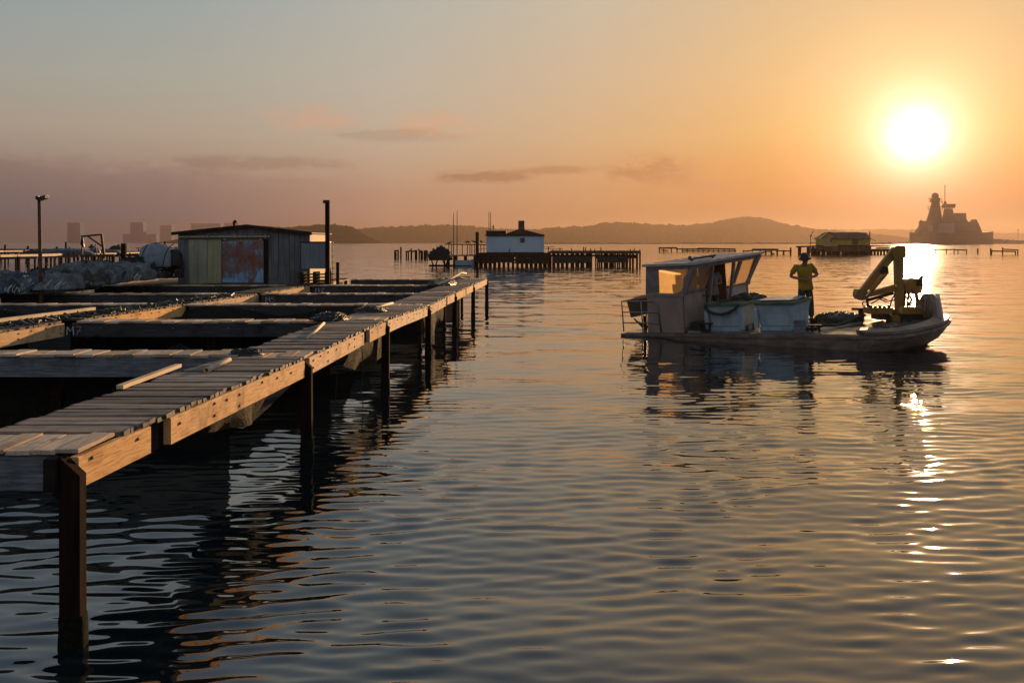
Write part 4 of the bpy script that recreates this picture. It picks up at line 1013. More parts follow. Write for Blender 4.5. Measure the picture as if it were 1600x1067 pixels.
wpart('far_pillar', pillar((.72,3.62,.85),(.76,3.88,1.66)), 'frame'); wpart('far_pillar', pillar((1.70,3.62,.85),(2.04,3.90,1.66)), 'frame')
rf = MB().hexa([(.66,-.03,1.672),(2.10,-.03,1.672),(2.12,4.02,1.672),(.66,4.02,1.672),(.66,-.03,1.735),(2.10,-.03,1.735),(2.12,4.02,1.735),(.66,4.02,1.735)])
wpart('roof', rf, 'cream')
for k in range(7): wpart('roof_seam', MB().box(.70,2.07,.5+k*.5,.515+k*.5,1.736,1.744), 'frame')
wpart('roof_bar', MB().bar((1.72,.55,1.79),(1.72,1.9,1.79),.05), 'iron')
wpart('roof_bar_foot', MB().box(1.70,1.74,.62,.66,1.736,1.77), 'iron'); wpart('roof_bar_foot', MB().box(1.70,1.74,1.75,1.79,1.736,1.77), 'iron')
wpart('roof_lamp', MB().lathe([(.05,0),(.06,.03),(.05,.07),(.01,.08)], (1.15,1.6,1.736), 10), 'iron')
wpart('console', MB().hexa([(1.25,.25,.0),(1.58,.25,.0),(1.58,1.15,.0),(1.25,1.15,.0),(1.30,.25,.95),(1.62,.25,1.02),(1.62,1.15,1.02),(1.30,1.15,.95)]), 'dark')
wpart('doorway_dark_panel', MB().box(.75,1.55,2.72,2.76,.0,1.6), 'brown')  # added panel that makes the view through the doorway dark
wpart('door_handle', MB().box(1.722,1.75,1.10,1.14,.80,.84), 'iron')
# stern rails and engine box
def rail(name, pts, rad=.018): return MB().tube(pts, rad, 8).build(name, M['galv'], barge, True)
rail('stern_rail', [(-.06,.03,.02),(-.06,.03,.80),(.80,.03,.80),(.93,.03,.78),(.99,.03,.70),(1.05,.03,.01)])
rail('rail_bar', [(-.06,.03,.52),(.99,.03,.52)], .014); rail('rail_bar', [(-.06,.03,.25),(1.02,.03,.25)], .014)
rail('rail_post', [(.52,.03,.02),(.52,.03,.79)], .018); rail('stern_rail', [(-.06,.03,.80),(-.06,1.2,.80),(-.06,1.2,.02)])
eb = MB().hexa([(-.02,.35,.34),(.52,.35,.46),(.52,1.0,.46),(-.02,1.0,.34),(-.08,.30,.80),(.58,.30,.86),(.58,1.05,.92),(-.08,1.05,.86)]).build('engine_cover', M['brown'], barge)
MB().tube([(.25,.6,.36),(.25,.6,.0),(.2,.6,-.55)], .05, 8).build('engine_leg', M['iron'], barge); MB().bar((.05,.5,.22),(.45,.5,.05),.05).build('engine_bracket', M['iron'], barge)
MB().bar((-.02,.5,.30),(.25,.5,.05),.03).build('engine_bracket', M['iron'], barge)
MB().lathe([(.03,0),(.04,.05),(.03,.12)], (.52,.4,.88), 8).build('filler_cap', M['iron'], barge)
# small gear along the near edge of the deck
MB().cbox(1.82,2.10,.16,.50,.003,.26,.02).build('deck_locker', M['iron'], barge)
MB().box(1.80,2.14,.02,.14,.003,.05).build('cleat_base', M['galv'], barge)
ft = MB(); [ft.box(x-.02,x+.02,.14,.18,.003,.2) for x in (2.18,2.34)]; ft.box(2.12,2.42,.12,.2,.2,.24); ft.build('mooring_cleat', M['iron'], barge)
MB().box(4.52,4.72,.12,.30,.003,.30).build('fender_block', M['fascia'], barge)
bl = MB(); bl.tube([(5.05,3.0,.003),(5.05,3.0,.26)], .07, 10); bl.tube([(4.82,3.0,.24),(5.28,3.0,.24)], .03, 8); bl.build('bollard', M['iron'], barge)
MB().tube([(4.62,.55,.05),(4.72,.9,.03),(4.9,1.0,.10),(5.05,1.25,.05),(5.15,1.55,.06),(5.22,2.1,.12),(5.3,2.55,.14)], .035, 8).build('deck_hose', M['rope_dark'], barge, True)
cl = MB(); [cl.box(x-.02,x+.02,.5,.54,.003,.12) for x in (4.78,4.95)]; cl.box(4.70,5.02,.49,.55,.12,.16); cl.build('mooring_cleat', M['iron'], barge)
wb = MB().hexa([(7.05,2.42,.09),(7.13,2.45,.09),(7.00,3.02,.09),(6.90,2.98,.09),(7.02,2.38,.56),(7.09,2.40,.56),(6.95,2.98,.60),(6.87,2.95,.60)]).build('bow_plate', M['cream'], barge)

def bin_(label, x, y, rz, fill=None, sz=(1.0,1.18,.66)):
    """Insulated fish tub: flared walls, thick green rim, feet with fork pockets."""
    t = thing('fish_bin', label, 'fish bin', M=onb(x, y, 0, rz), group='blue fish bins on the barge'); a, b, h = sz
    def ring(i, z, n=5):
        rr = .10; pts = []
        for cx, cy, a0 in ((a/2-rr-i, b/2-rr-i, 0), (-(a/2-rr-i), b/2-rr-i, 90), (-(a/2-rr-i), -(b/2-rr-i), 180), (a/2-rr-i, -(b/2-rr-i), 270)):
            for k in range(n): q = R(a0+90*k/(n-1)); pts.append((cx+rr*math.cos(q), cy+rr*math.sin(q), z))
        return pts
    MB().loft([ring(.085,.10), ring(.07,.13), ring(.055,.40), ring(.02,.58), ring(.0,.63), ring(.0,h), ring(.06,h), ring(.065,h-.07), ring(.12,.22), ring(.13,.19)]).build('tub', M['bin'], t)
    MB().loft([ring(-.018,h-.035), ring(-.018,h+.028), ring(.075,h+.028), ring(.075,h-.035), ring(-.018,h-.035)], False).build('rim', M['bin_rim'], t)
    for yy in (-b/2+.18, 0, b/2-.18): MB().cbox(-a/2+.09, a/2-.09, yy-.10, yy+.10, .003, .105, .01).build('foot', M['bin'], t)
    for xx in (-a/2+.2, a/2-.2): MB().cbox(xx-.07, xx+.07, -b/2+.09, -b/2+.12, .02, .30, .01).build('rib', M['bin'], t)
    for sx in (-1, 1): MB().loft([[(sx*(a/2-.045)+dx, -b/2+.045+dy, z) for dx, dy in ((-.07,-.03),(.03,-.03),(.03,.07),(-.07,.07))] for z in (.06, .52)]).build('corner_rib', M['bin'], t)
    if fill:
        o = blob(a/2-.13, b/2-.13, .12, 9, .12, 26, 8).build('contents', M[fill], t, True); o.location = (0,0,h-.09)
    return t
bin1 = bin_('left fish bin against the wheelhouse with a dark rope draped over it', 2.64, .92, 1, 'seaweed')
bin_('right fish bin standing alone in front of the man in yellow', 3.86, 1.10, 1, None)
tag(MB().hexa([(-.5,-.5,0),(.5,-.5,0),(.42,.45,.0),(-.4,.5,.0),(-.5,-.5,.02),(.5,-.5,.02),(.42,.45,.02),(-.4,.5,.02)]).build('bin_lid', M['tarp']), 'pale wet sheet laid over the top of the right fish bin', 'lid').matrix_basis = onb(3.78, 1.25, .70, 4)
rp = MB().tube([(2.16,.33,.62),(2.24,.30,.52),(2.40,.29,.45),(2.60,.285,.43),(2.80,.29,.47),(2.97,.30,.55),(3.06,.33,.66)], .035, 8)
o = rp.build('draped_rope', M['rope_dark'], None, True); o.matrix_basis = BM; tag(o, 'thick dark rope drooping across the face of the left fish bin', 'rope')
def clump(label, x, y, w_, d_, h_, seed, m='seaweed', name='mussel_clump', z=0):
    r = random.Random(seed); mb = blob(w_, d_, h_, seed, .18, 36, 10)
    for _ in range(46):
        a = r.uniform(0, 6.28); q = math.sqrt(r.random())*.9; s_ = r.uniform(.02, .05)
        px, py, pz = w_*q*math.cos(a), d_*q*math.sin(a), h_*(1-q*q)**.5
        mb.loft([[(px+s_*f*math.cos(u), py+s_*f*math.sin(u), pz+zz) for u in (0,1.57,3.14,4.71)] for f, zz in ((.6,-.03),(1,.0),(.6,s_*1.1))])
    o = mb.build(name, M[m]); o.matrix_basis = onb(x, y, z); return tag(o, label, 'mussels')
clump('long dark heap of mussels on deck between the man and the crane', 4.62, 2.55, .62, .38, .20, 3)
clump('green mussel clump spilling over the far rim of the left fish bin', 2.75, 1.5, .42, .35, .16, 6, 'seaweed', 'mussel_clump', .64)

# the man in yellow: head bent over his hands
MAN = dict(STAND); MAN.update(chest=(.01,-.03,1.23), neck=(.01,-.06,1.385), head=(.01,-.115,1.485), ell=(.33,.02,1.09), elr=(-.32,.03,1.10), wrl=(.09,-.21,1.06), wrr=(-.06,-.22,1.02), pelvis=(.02,0,.86), knr=(-.12,-.07,.46), anr=(-.14,.03,.085), toer=(-.19,-.08,.05))
person('man in a yellow shirt and brimmed hat standing behind the right fish bin', turn(onb(3.93, 2.30), 40), MAN, M['shirt_yellow'], M['trousers'], M['hat'], h=1.76)
B2 = dict(STAND); B2.update(chest=(0,-.12,1.18), neck=(0,-.20,1.32), head=(.0,-.27,1.42), shl=(.17,-.12,1.27), shr=(-.17,-.12,1.27), ell=(.24,-.22,1.0), elr=(-.24,-.22,1.0), wrl=(.12,-.42,.98), wrr=(-.10,-.42,.98))
person('person in red bending forward inside the wheelhouse behind the near front window', turn(onb(1.10, 1.55), 60), B2, M['shirt_red'], M['trousers'], None, h=1.62)
person('person in a grey jacket standing in the dark wheelhouse doorway', turn(onb(1.45, 2.12), 40), STAND, M['shirt_grey'], M['trousers'], None, h=1.60)

# ------------------------------------------------------------------ crane on the foredeck
CY = 24.15
def cp(px, py, dy=0): q = at(px, py, CY); return Vector((q.x, CY+dy, q.z))
cr0 = cp(1404, 494)
crane = thing('deck_crane', 'yellow folding hydraulic crane bolted to the foredeck of the barge', 'crane', cr0)
def cb(name, mb, m, parent=crane): mb.v = [tuple(Vector(v)-cr0) for v in mb.v]; return mb.build(name, M[m], parent)
def taper(p, q, h0, h1, th): # box beam standing in the crane's plane
    d = (q-p).normalized(); n = Vector((-d.z, 0, d.x))
    return MB().hexa([p+n*h0/2+Vector((0,-th,0)), q+n*h1/2+Vector((0,-th,0)), q+n*h1/2+Vector((0,th,0)), p+n*h0/2+Vector((0,th,0)), p-n*h0/2+Vector((0,-th,0)), q-n*h1/2+Vector((0,-th,0)), q-n*h1/2+Vector((0,th,0)), p-n*h0/2+Vector((0,th,0))])
cb('mast', taper(cp(1405,492), cp(1403.5,387), .15, .20, .085), 'crane')
cb('mast_head', MB().prism([(p.x,p.z) for p in (cp(1390,397),cp(1393,387),cp(1398,383.5),cp(1410,384),cp(1412,388),cp(1412,402),cp(1394,408))], CY-.17, CY-.145), 'crane')
bm_ = cb('boom', taper(cp(1399,390.5,-.02), cp(1344,459,-.02), .20, .14, .07), 'crane')
cb('elbow', MB().prism([(p.x,p.z) for p in (cp(1337,452),cp(1335,460),cp(1337,466),cp(1345,469.5),cp(1354,467),cp(1356,459),cp(1348,450))], CY-.13, CY+.13), 'crane')
cb('lower_arm', taper(cp(1346,463), cp(1398,450), .11, .16, .07), 'crane')
cb('ram_barrel', MB().tube([cp(1380,427,-.16), cp(1357,454,-.16)], .055, 10), 'crane'); cb('ram_rod', MB().tube([cp(1357,454,-.16), cp(1349,463,-.16)], .028, 8), 'chrome')
cb('ram_bracket', MB().prism([(p.x,p.z) for p in (cp(1376,416),cp(1383,417),cp(1384,427),cp(1378,430),cp(1372,425))], CY-.2, CY-.125), 'iron')
cb('lower_ram', MB().tube([cp(1356,469), cp(1396,458)], .038, 8), 'iron')
cb('hook_ring', MB().tube([cp(1351+4*math.cos(q), 474.5+3.6*math.sin(q), -.03) for q in [2*math.pi*k/12 for k in range(13)]], .014, 6), 'iron')
cb('hook_link', MB().tube([cp(1354,466), cp(1357,480)], .03, 6), 'iron')
for k, pts in enumerate(([(1396,459),(1391,467),(1388,478),(1392,489),(1398,493)], [(1372,467),(1380,471),(1388,470),(1396,468)], [(1357,474),(1366,469),(1374,465),(1382,468)], [(1414,455),(1420,468),(1416,480),(1424,488)], [(1418,452),(1428,464),(1424,478)], [(1425,462),(1431,470),(1437,468)])):
    cb('hose', MB().tube([cp(x,y,-.12-.03*k) for x, y in pts], .016, 6), 'rope_dark')
cb('base_box', MB().cbox(cp(1353,0).x, cp(1390,0).x, CY-.25, CY+.2, cp(0,489.5).z, cp(0,479.5).z, .02), 'crane')
for k in range(5): cb('valve', MB().box(cp(1356+k*7,0).x, cp(1359+k*7,0).x, CY-.2, CY-.1, cp(0,480.2).z, cp(0,476+k%2).z), 'iron')
cb('pump_box', MB().cbox(cp(1368,0).x, cp(1386,0).x, CY-.2, CY+.3, cp(0,499).z, cp(0,489).z, .02), 'iron')
cb('slew_base', MB().lathe([(.30,cp(0,500).z),(.30,cp(0,494).z),(.20,cp(0,491).z),(.19,cp(0,483).z),(.02,cp(0,482).z)], (cp(1405,0).x, CY, 0), 18), 'crane')
cb('tank', MB().cbox(cp(1399,0).x, cp(1432,0).x, CY-.42, CY-.20, cp(0,489).z, cp(0,478).z, .03), 'crane')
cb('tank_foot', MB().box(cp(1400,0).x, cp(1432,0).x, CY-.40, CY-.22, cp(0,501).z, cp(0,489).z), 'iron')
vb = cb('control_block', MB().prism([(p.x,p.z) for p in (cp(1412,446),cp(1414,438),cp(1428,434),cp(1437,436),cp(1440,446),cp(1437,458),cp(1424,459),cp(1413,454))], CY-.12, CY+.22), 'crane')
for x, y in ((1417,436),(1436,433),(1440,431),(1440,437)): cb('control_lever', MB().tube([cp(x,440), cp(x+1,y-1)], .03, 6), 'iron')
cb('stabiliser_leg', MB().bar(cp(1431,457,-.02), cp(1436,496,-.02), .075, .075), 'crane'); cb('stabiliser_foot', MB().bar(cp(1433.6,477,-.03), cp(1436.4,497,-.03), .095, .095), 'cream')
cb('support_strut', MB().bar(cp(1416,452,.05), cp(1413,484,.05), .05, .05), 'iron'); cb('support_strut', MB().bar(cp(1423,456,.1), cp(1420,484,.1), .04, .04), 'iron')
for k, pts in enumerate(([(1417,457),(1424,466),(1420,478)], [(1427,457),(1421,465),(1426,479)], [(1412,460),(1417,470),(1414,482)])): cb('hose', MB().tube([cp(x,y,-.05*k) for x, y in pts], .018, 6), 'rope_dark')
cb('control_box', MB().cbox(cp(1429,0).x, cp(1438,0).x, CY-.16, CY+.1, cp(0,446).z, cp(0,437).z, .02), 'iron'); cb('lever_bank', MB().box(cp(1434,0).x, cp(1441,0).x, CY-.1, CY+.1, cp(0,434.5).z, cp(0,431.5).z), 'iron')
a = cp(1454, 498)
t = thing('net_drum', 'rounded brown bundle of rope and net at the bow beside the crane', 'net bundle', (a.x, CY+.1, a.z-.03))
blob(.25, .34, .60, 51, .14).build('bundle', M['rope'], t, True)
for k in range(4): MB().tube([(-.25+.05*k+.02*s_, -.3*math.cos(s_*.25)-.03, .08+.5*math.sin(s_*.3)) for s_ in range(6)], .014, 5).build('cord', M['rope'], t)

# ------------------------------------------------------------------ middle distance: white house platform
PYF = 101.0
def q(px, py, Y=PYF): return at(px, py, Y)
def bx(px0, px1, py0, py1, Y=PYF, d=3.0, y0=0.0):     # a box by its outline at depth Y, pushed back d metres
    a, b = q(px0, py1, Y+y0), q(px1, py0, Y+y0)
    return MB().box(a.x, b.x, Y+y0, Y+y0+d, a.z, b.z)
def slab(t, name, x0, x1, Y, y0, d, z0, z1, m, n, parent=None):   # planks side by side along x
    for k in range(n):
        e = .004*(k%2)
        MB().box(x0+(x1-x0)*k/n+.01, x0+(x1-x0)*(k+1)/n-.01, Y+y0, Y+y0+d, z0, z1+e).build(name, M[m], t)
wp = thing('platform', 'dark timber platform carrying the white house far out in the bay', 'platform', (0,0,0))
zd = q(0,395.5).z
x0, x1 = q(743,0).x, q(860,0).x
slab(wp, 'deck_plank', x0, x1, PYF, -.3, 6.2, zd-.18, zd, 'dark', 14)
bx(743, 860, 396.5, 402, d=.2, y0=-.31).build('edge_beam', M['dark'], wp)
bx(749, 765, 402, 412, d=.1, y0=-.2).build('hanging_net', M['net_dark'], wp); bx(768, 803, 402, 410.5, d=.1, y0=-.22).build('hanging_net', M['net_dark'], wp); bx(805, 858, 402, 412.5, d=.1, y0=-.2).build('hanging_net', M['net_dark'], wp)  # flat dark sheets added to close the gaps between the piles
MB().bar(q(744,406)+Vector((0,-.2,0)), q(858,406.5)+Vector((0,-.2,0)), .1, .22).build('brace', M['dark'], wp); MB().bar(q(746,411)+Vector((0,-.25,0)), q(800,404)+Vector((0,-.25,0)), .1, .14).build('brace', M['dark'], wp); MB().bar(q(800,411)+Vector((0,-.25,0)), q(856,404)+Vector((0,-.25,0)), .1, .14).build('brace', M['dark'], wp)
r = random.Random(61)
for k in range(17):
    x = x0+(x1-x0)*k/16
    for y in (0, 2.6, 5.4): MB().box(x-.12, x+.12, PYF+y-.12, PYF+y+.12, -1.5, zd-.19).build('pile', M['post'], wp)
for k in range(11):
    x = x0+.3+(x1-x0-.8)*k/10; l = r.uniform(.45, .95); MB().box(x-.2, x+.25, PYF+.4, PYF+.5, zd-.2-l, zd-.2).build('hanging_net', M['net_dark'], wp)
for px_, h in ((796,388.5),): bx(px_-.6, px_+.6, h, 395.5, d=.1, y0=-.28).build('bollard', M['dark'], wp)
bx(743, 748, 362.5, 398, d=.3, y0=-.45).build('tall_pile', M['dark'], wp); MB().box(q(743,0).x, q(748,0).x, PYF-.45, PYF-.15, -1.5, q(0,398).z).build('pile', M['post'], wp)
house = thing('white_house', 'white single storey house with dark roof and square chimney on a sea platform', 'house', (0,0,0))
bx(760, 850, 367.5, 395.6, d=5).build('wall', M['white_wall'], house)
MB().box(q(759.6,0).x, q(850.4,0).x, PYF-.04, PYF+5.05, zd, q(0,394.2).z).build('plinth', M['dark'], house)
bx(759.3, 791, 360.7, 369.2, d=5.2, y0=-.12).build('parapet', M['roof_dark'], house)
MB().prism([(q(791.2,0).x,q(0,369).z),(q(851,0).x,q(0,369).z),(q(851,0).x,q(0,366.5).z),(q(845,0).x,q(0,365.8).z),(q(818,0).x,q(0,358.8).z),(q(810,0).x,q(0,358.6).z),(q(791.2,0).x,q(0,365).z)], PYF-.13, PYF+5.2).build('roof', M['roof_dark'], house)
bx(809.8, 819.4, 345, 360, d=.7, y0=1.2).build('chimney', M['brown'], house)
wf = bx(812.6, 819.8, 371.8, 379.2, d=.06, y0=-.05).build('window', M['window'], house)
MB().prism([(q(805,0).x,q(0,365).z),(q(826,0).x,q(0,365).z),(q(816,0).x,q(0,359.5).z),(q(811,0).x,q(0,359.5).z)], PYF-.16, PYF-.132).build('roof_vent', M['brown'], house)
MB().box(q(757.5,0).x, q(760,0).x, PYF-.05, PYF+.1, q(0,368.6).z, q(0,367).z).build('gutter_end', M['dark'], house)
an = thing('roof_antenna', 'small antenna on the flat part of the white house roof', 'antenna', (0,0,0))
MB().tube([q(771.4,361), q(771.4,351)], .04, 6).build('mast', M['iron'], an); MB().box(q(769,0).x, q(771.4,0).x, PYF-.05, PYF+.05, q(0,356).z, q(0,353.8).z).build('head', M['iron'], an)
for px_, top, lab in ((708.7,333,'left and shorter of the two thin masts over the railing'), (714.2,329.5,'right and taller of the two thin masts over the railing'), (764,330.5,'left one of the two thin masts over the flat roof of the white house'), (766.6,331.8,'right one of the two thin masts over the flat roof of the white house')):
    t = thing('thin_mast', lab, 'mast', (0,0,0)); Yb = PYF+(5.6 if px_ > 750 else .6)
    a, b = q(px_, 400, Yb), q(px_, top, Yb)
    MB().tube([(a.x,Yb,-1.2), (a.x,Yb,1.2), (b.x,Yb,b.z)], [.07,.06,.03], 6).build('pole', M['brown'], t); MB().box(a.x-.06, a.x+.06, Yb-.09, Yb+.03, zd-.3, zd-.1).build('clamp', M['iron'], t)
# railed jetty left of the house with birds on it
jt = thing('railed_jetty', 'low jetty with a thin railing left of the white house', 'jetty', (0,0,0))
z1, z2 = q(0,398.5).z, q(0,382.2).z
xa, xb = q(699,0).x, q(744,0).x
for k in range(8):
    MB().box(xa+(xb-xa)*k/8+.01, xa+(xb-xa)*(k+1)/8-.01, PYF+.2, PYF+2.4, z1-.12, z1).build('deck_plank', M['brown'], jt)
MB().bar((xa-.3,PYF+.4,z2+.02),(q(760,0).x,PYF+.4,z2-.03), .10).build('top_rail', M['dark'], jt); MB().bar((q(680,0).x,PYF+.4,z2-.1),(xa,PYF+.4,z2+.03), .05).build('top_rail', M['pale_wood'], jt)
for px_ in (701,705,722,730,734,737,741,751,756): MB().box(q(px_,0).x-.04, q(px_,0).x+.04, PYF+.36, PYF+.44, z1-.1, z2).build('rail_post', M['dark'], jt)
for px_ in (700,711,727,742): MB().box(q(px_,0).x-.16, q(px_,0).x+.16, PYF+.2, PYF+.5, -1.5, z1-.13).build('pile', M['post'], jt)
MB().bar((xb,PYF+.4,q(0,389.5).z),(q(760,0).x,PYF+.4,q(0,389.5).z), .05).build('lower_rail', M['dark'], jt)
for k, (px_, py_) in enumerate(((701.5,381.3),(728.5,380),(732,380),(741,379.6),(752,379.4))):
    p = q(px_, py_); p.y += .4; t = thing('seabird', 'small dark seabird, number %s from the left on the jetty railing' % ('first','second','third','fourth','fifth')[k], 'bird', p, R(60*k), 'seabirds on the railing')
    t['label'] = ('small seabird at the left end of the jetty railing', 'small seabird left of a close pair on the jetty railing', 'small seabird right of a close pair on the jetty railing', 'small seabird on the railing just left of the tall pile', 'small seabird on the railing between tall pile and white house')[k]
    MB().loft([[(xx, rr*math.cos(u), zz+rr*math.sin(u)) for u in [2*math.pi*i/8 for i in range(8)]] for xx, rr, zz in ((-.26,.01,.05),(-.12,.06,.08),(.02,.09,.11),(.14,.06,.14),(.19,.045,.21),(.24,.035,.23),(.31,.006,.22))]).build('body', M['dark'], t, True)
    for sy in (-.03,.03): MB().tube([(0,sy,.05),(0,sy,-.10)], .012, 4).build('leg', M['dark'], t)
t = thing('moored_skiff', 'pale blue skiff tied under the railed jetty', 'boat', (q(726,0).x, PYF+.1, 0))
MB().loft([[(x,yy*w_,z) for yy, z in ((-1,h),(-.8,.1),(0,-.1),(.8,.1),(1,h),(.85,h-.02),(0,h-.25),(-.85,h-.02))] for x, w_, h in ((-.95,.45,.62),(-.3,.55,.58),(.5,.5,.62),(1.02,.08,.74))]).build('hull', M['bin'], t)
for x in (-.5,.3): MB().box(x-.1,x+.1,-.42,.42,.44,.48).build('thwart', M['brown'], t)
gh = thing('propped_net', 'dark net bundle hanging on crossed props at the left end of the jetty', 'nets', (q(687,0).x, PYF+.5, 0))
o = blob(.92, .8, 1.05, 71, .14, 60, 20, rough=.6).build('netting', M['net_dark'], gh, True); o.location = (0,0,q(0,407).z)
for a_, b_ in (((-.9,.4),(-.3,-1.0)),((-.2,.4),(-.75,-1.0)),((.5,.6),(.5,-1.2)),((.9,.5),(.2,-1.0)),((.2,.5),(.95,-1.0))): MB().bar((a_[0],-.3,a_[1]+.35),(b_[0],-.3,b_[1]), .13).build('prop', M['post'], gh)
MB().bar((-1.55,0,1.30),(-.7,0,1.45), .06).build('spar', M['dark'], gh); MB().box(-1.5,-1.36,-.1,.1,.75,1.36).build('hanging_float', M['dark'], gh); MB().bar((-.2,0,1.3),(-.2,0,2.0), .05).build('spar', M['dark'], gh)
MB().box(-1.1,1.7,-.5,1.2,-.25,.12).build('float', M['post'], gh)
# pier to the right
pr = thing('timber_pier', 'long dark timber pier running right from the white house', 'pier', (0,0,0))
x0, x1 = q(861,0).x, q(1001,0).x; za = q(0,391.8).z
n = 24
for k in range(n): MB().box(x0+(x1-x0)*k/n+.01, x0+(x1-x0)*(k+1)/n-.01, PYF-.2, PYF+2.8, za-.10, za+.01*math.sin(k*2.1)).build('deck_plank', M['brown'], pr)
bx(861, 1001, 392.8, 396.5, d=.15, y0=-.36).build('edge_beam', M['brown'], pr); bx(861, 997, 398, 401.2, d=.15, y0=.1).build('lower_beam', M['dark'], pr); bx(930, 997, 400.8, 404, d=.15, y0=.4).build('lower_beam', M['dark'], pr)
for px_ in (859,866,873,880,887,895,903,911,920,924,934,940,949,957,965,972,979,984,989,1000):
    for y in (0, 2.4): r_ = r.uniform(.06,.14); MB().box(q(px_,0).x-r_, q(px_,0).x+r_, PYF+y-.1, PYF+y+.14, -1.5, za-.11).build('pile', M['post'], pr)
for k, (a_, b_) in enumerate(((863,924),(934,982))):
    bx(a_, b_, 401, 411.5-k, d=.1, y0=-.24).build('hanging_net', M['net_dark'], pr)  # dark sheets added so the space below the pier reads as one dark mass
for px_, top in ((857,386),(864,389),(875,387.4),(893,388),(912,386),(915,387),(923,388.3),(929.5,389),(939,387.2),(985,389.6),(991,388),(1000,390)):
    bx(px_-.7, px_+.7, top, 392, d=.12, y0=.1).build('stub_post', M['dark'], pr)
MB().bar((q(850,0).x,PYF+.5,q(0,386.2).z),(q(866,0).x,PYF+.5,q(0,386.2).z), .05).build('rail', M['dark'], pr); MB().bar((q(850,0).x,PYF+.5,q(0,389.2).z),(q(880,0).x,PYF+.5,q(0,389.6).z), .05).build('rail', M['dark'], pr)

# ------------------------------------------------------------------ racks of posts and rails scattered over the bay
def rack(label, Y, posts, beams, m='dark', pw=.14, d=1.6, name='mussel_rack', deck=None, group='mussel racks standing in the bay'):
    """posts: (px, py top); beams: (px0, py0, px1, py1, metres high); two rows deep."""
    t = thing(name, label, 'rack', (0,0,0), 0, group)
    for px_, top in posts:
        a = q(px_, top, Y)
        MB().box(a.x-pw/2, a.x+pw/2, Y-pw/2, Y+pw/2, -1.5, a.z).build('post', M['post'], t)
        if d: MB().box(a.x-pw/2+.3, a.x+pw/2+.3, Y+d-pw/2, Y+d+pw/2, -1.5, a.z-.1).build('post', M['post'], t)
    for i, (xa, ya, xb, yb, h) in enumerate(beams):
        a, b = q(xa, ya, Y), q(xb, yb, Y); mm = m if isinstance(m, str) else m[i % len(m)]
        MB().bar((a.x,Y-pw/2-.05,a.z),(b.x,Y-pw/2-.05,b.z), .08, h).build('rail', M[mm], t)
        if d: MB().bar((a.x+.3,Y+d,a.z-.05),(b.x+.3,Y+d,b.z-.05), .08, h).build('rail', M[mm], t)
    return t
rack('low mussel rack of many posts seen above the wheelhouse roof of the barge', 255, [(1030,387),(1037,389),(1049,387),(1058,388),(1066,387.5),(1074,388),(1083,388),(1091,389),(1099,387.5),(1107,388.5),(1115,388),(1123,389),(1132,388),(1140,390),(1149,390)],
     [(1029,387.6,1058,387.4,.35),(1056,389.4,1112,389.2,.3),(1090,388.3,1149,389.4,.35),(1032,391,1044,391.6,.25),(1066,391.8,1150,392,.22)], pw=.2)
rack('broken mussel rack between the barge roof and the man in yellow', 200, [(1162,391),(1168,392),(1176,390),(1188,389.5),(1197,391),(1206,392),(1215,390),(1225,391),(1236,386.5)], [(1161,393,1178,391,.2),(1176,390.2,1216,390.2,.4),(1214,392,1237,392.4,.22),(1188,394,1206,393,.18),(1204,395,1210,397,.18)], pw=.16)
rack('mussel rack in the sun glitter right of the crane', 215, [(1455,388),(1462,389),(1479,389),(1491,388.5),(1497,389.5),(1510.5,390)], [(1441,390.4,1462,390.0,.14),(1455,390.1,1491,390.3,.22),(1490,390.4,1511,391,.25)], pw=.15, d=0)
rack('single leaning post standing alone below the stern of the warship', 215, [(1528,388.5)], [(1527.4,392,1528.6,392.2,.3)], pw=.2, d=0)
rack('small two bay mussel rack at the right edge of the picture', 200, [(1548,388),(1549.5,390),(1566.8,387),(1587,392.6),(1590.5,390)], [(1548,392.4,1587,393.2,.25),(1566,389.6,1591,390.8,.22)], pw=.17, d=0)
rack('tiny rack of short posts at the left of the four stumps', 150, [(617,392),(618.5,394),(622,391.5),(626.4,386)], [(616,392.2,623,391.8,.25)], pw=.22, d=0, name='post_stumps')
rack('leaning post stumps in the middle of the three stump groups', 150, [(635,393),(638,392),(642.5,388.5),(643,394),(649,393),(651,391)], [(634,393.6,642,392.2,.22),(642,394,651,391.6,.22)], pw=.2, d=0, name='post_stumps')
rack('crowded post stumps nearest the dark net bundle', 150, [(655,390),(658,391),(660,392),(663,391.4),(665,392),(667.5,392.5)], [(653.5,389.5,660,398,.2),(662,393,668,392.6,.3)], pw=.2, d=0, name='post_stumps')

# yellow house on stilts
HY_ = 197.0
def h3(px, py, dy=0): return at(px, py, HY_)+Vector((0,dy,0))
yp = thing('stilt_platform', 'platform on many stilts under the yellow house', 'platform', (0,0,0))
x0, x1 = h3(1284,0).x, h3(1360,0).x; z0 = h3(0,392).z
for k in range(12): MB().box(x0+(x1-x0)*k/12+.01, x0+(x1-x0)*(k+1)/12-.01, HY_-.4, HY_+6, z0-.2, z0+.01*(k%2)).build('deck_plank', M['dark'], yp)
MB().box(x0, x1, HY_-.55, HY_-.41, z0-.1, h3(0,385).z).build('skirt_board', M['brown'], yp)
r = random.Random(3)
for k in range(26):
    x = x0+(x1-x0)*(k+.5)/26+r.uniform(-.1,.1); w_ = r.uniform(.08,.2)
    for y in (-.2, 3): MB().box(x-w_, x+w_, HY_+y-.12, HY_+y+.12, -1.5, z0-.21).build('stilt', M['post'], yp)
yh = thing('yellow_house', 'yellow boarded house with hipped grey roof on stilts behind the crane', 'house', (0,0,0))
xw0, xc, xw1 = h3(1285.5,0).x, h3(1307,0).x, h3(1359,0).x; ze = h3(0,373).z; zr = h3(0,363).z
MB().box(xc+.005, xw1, HY_, HY_+5, z0+.02, ze).build('wall', M['yellow_wall'], yh)
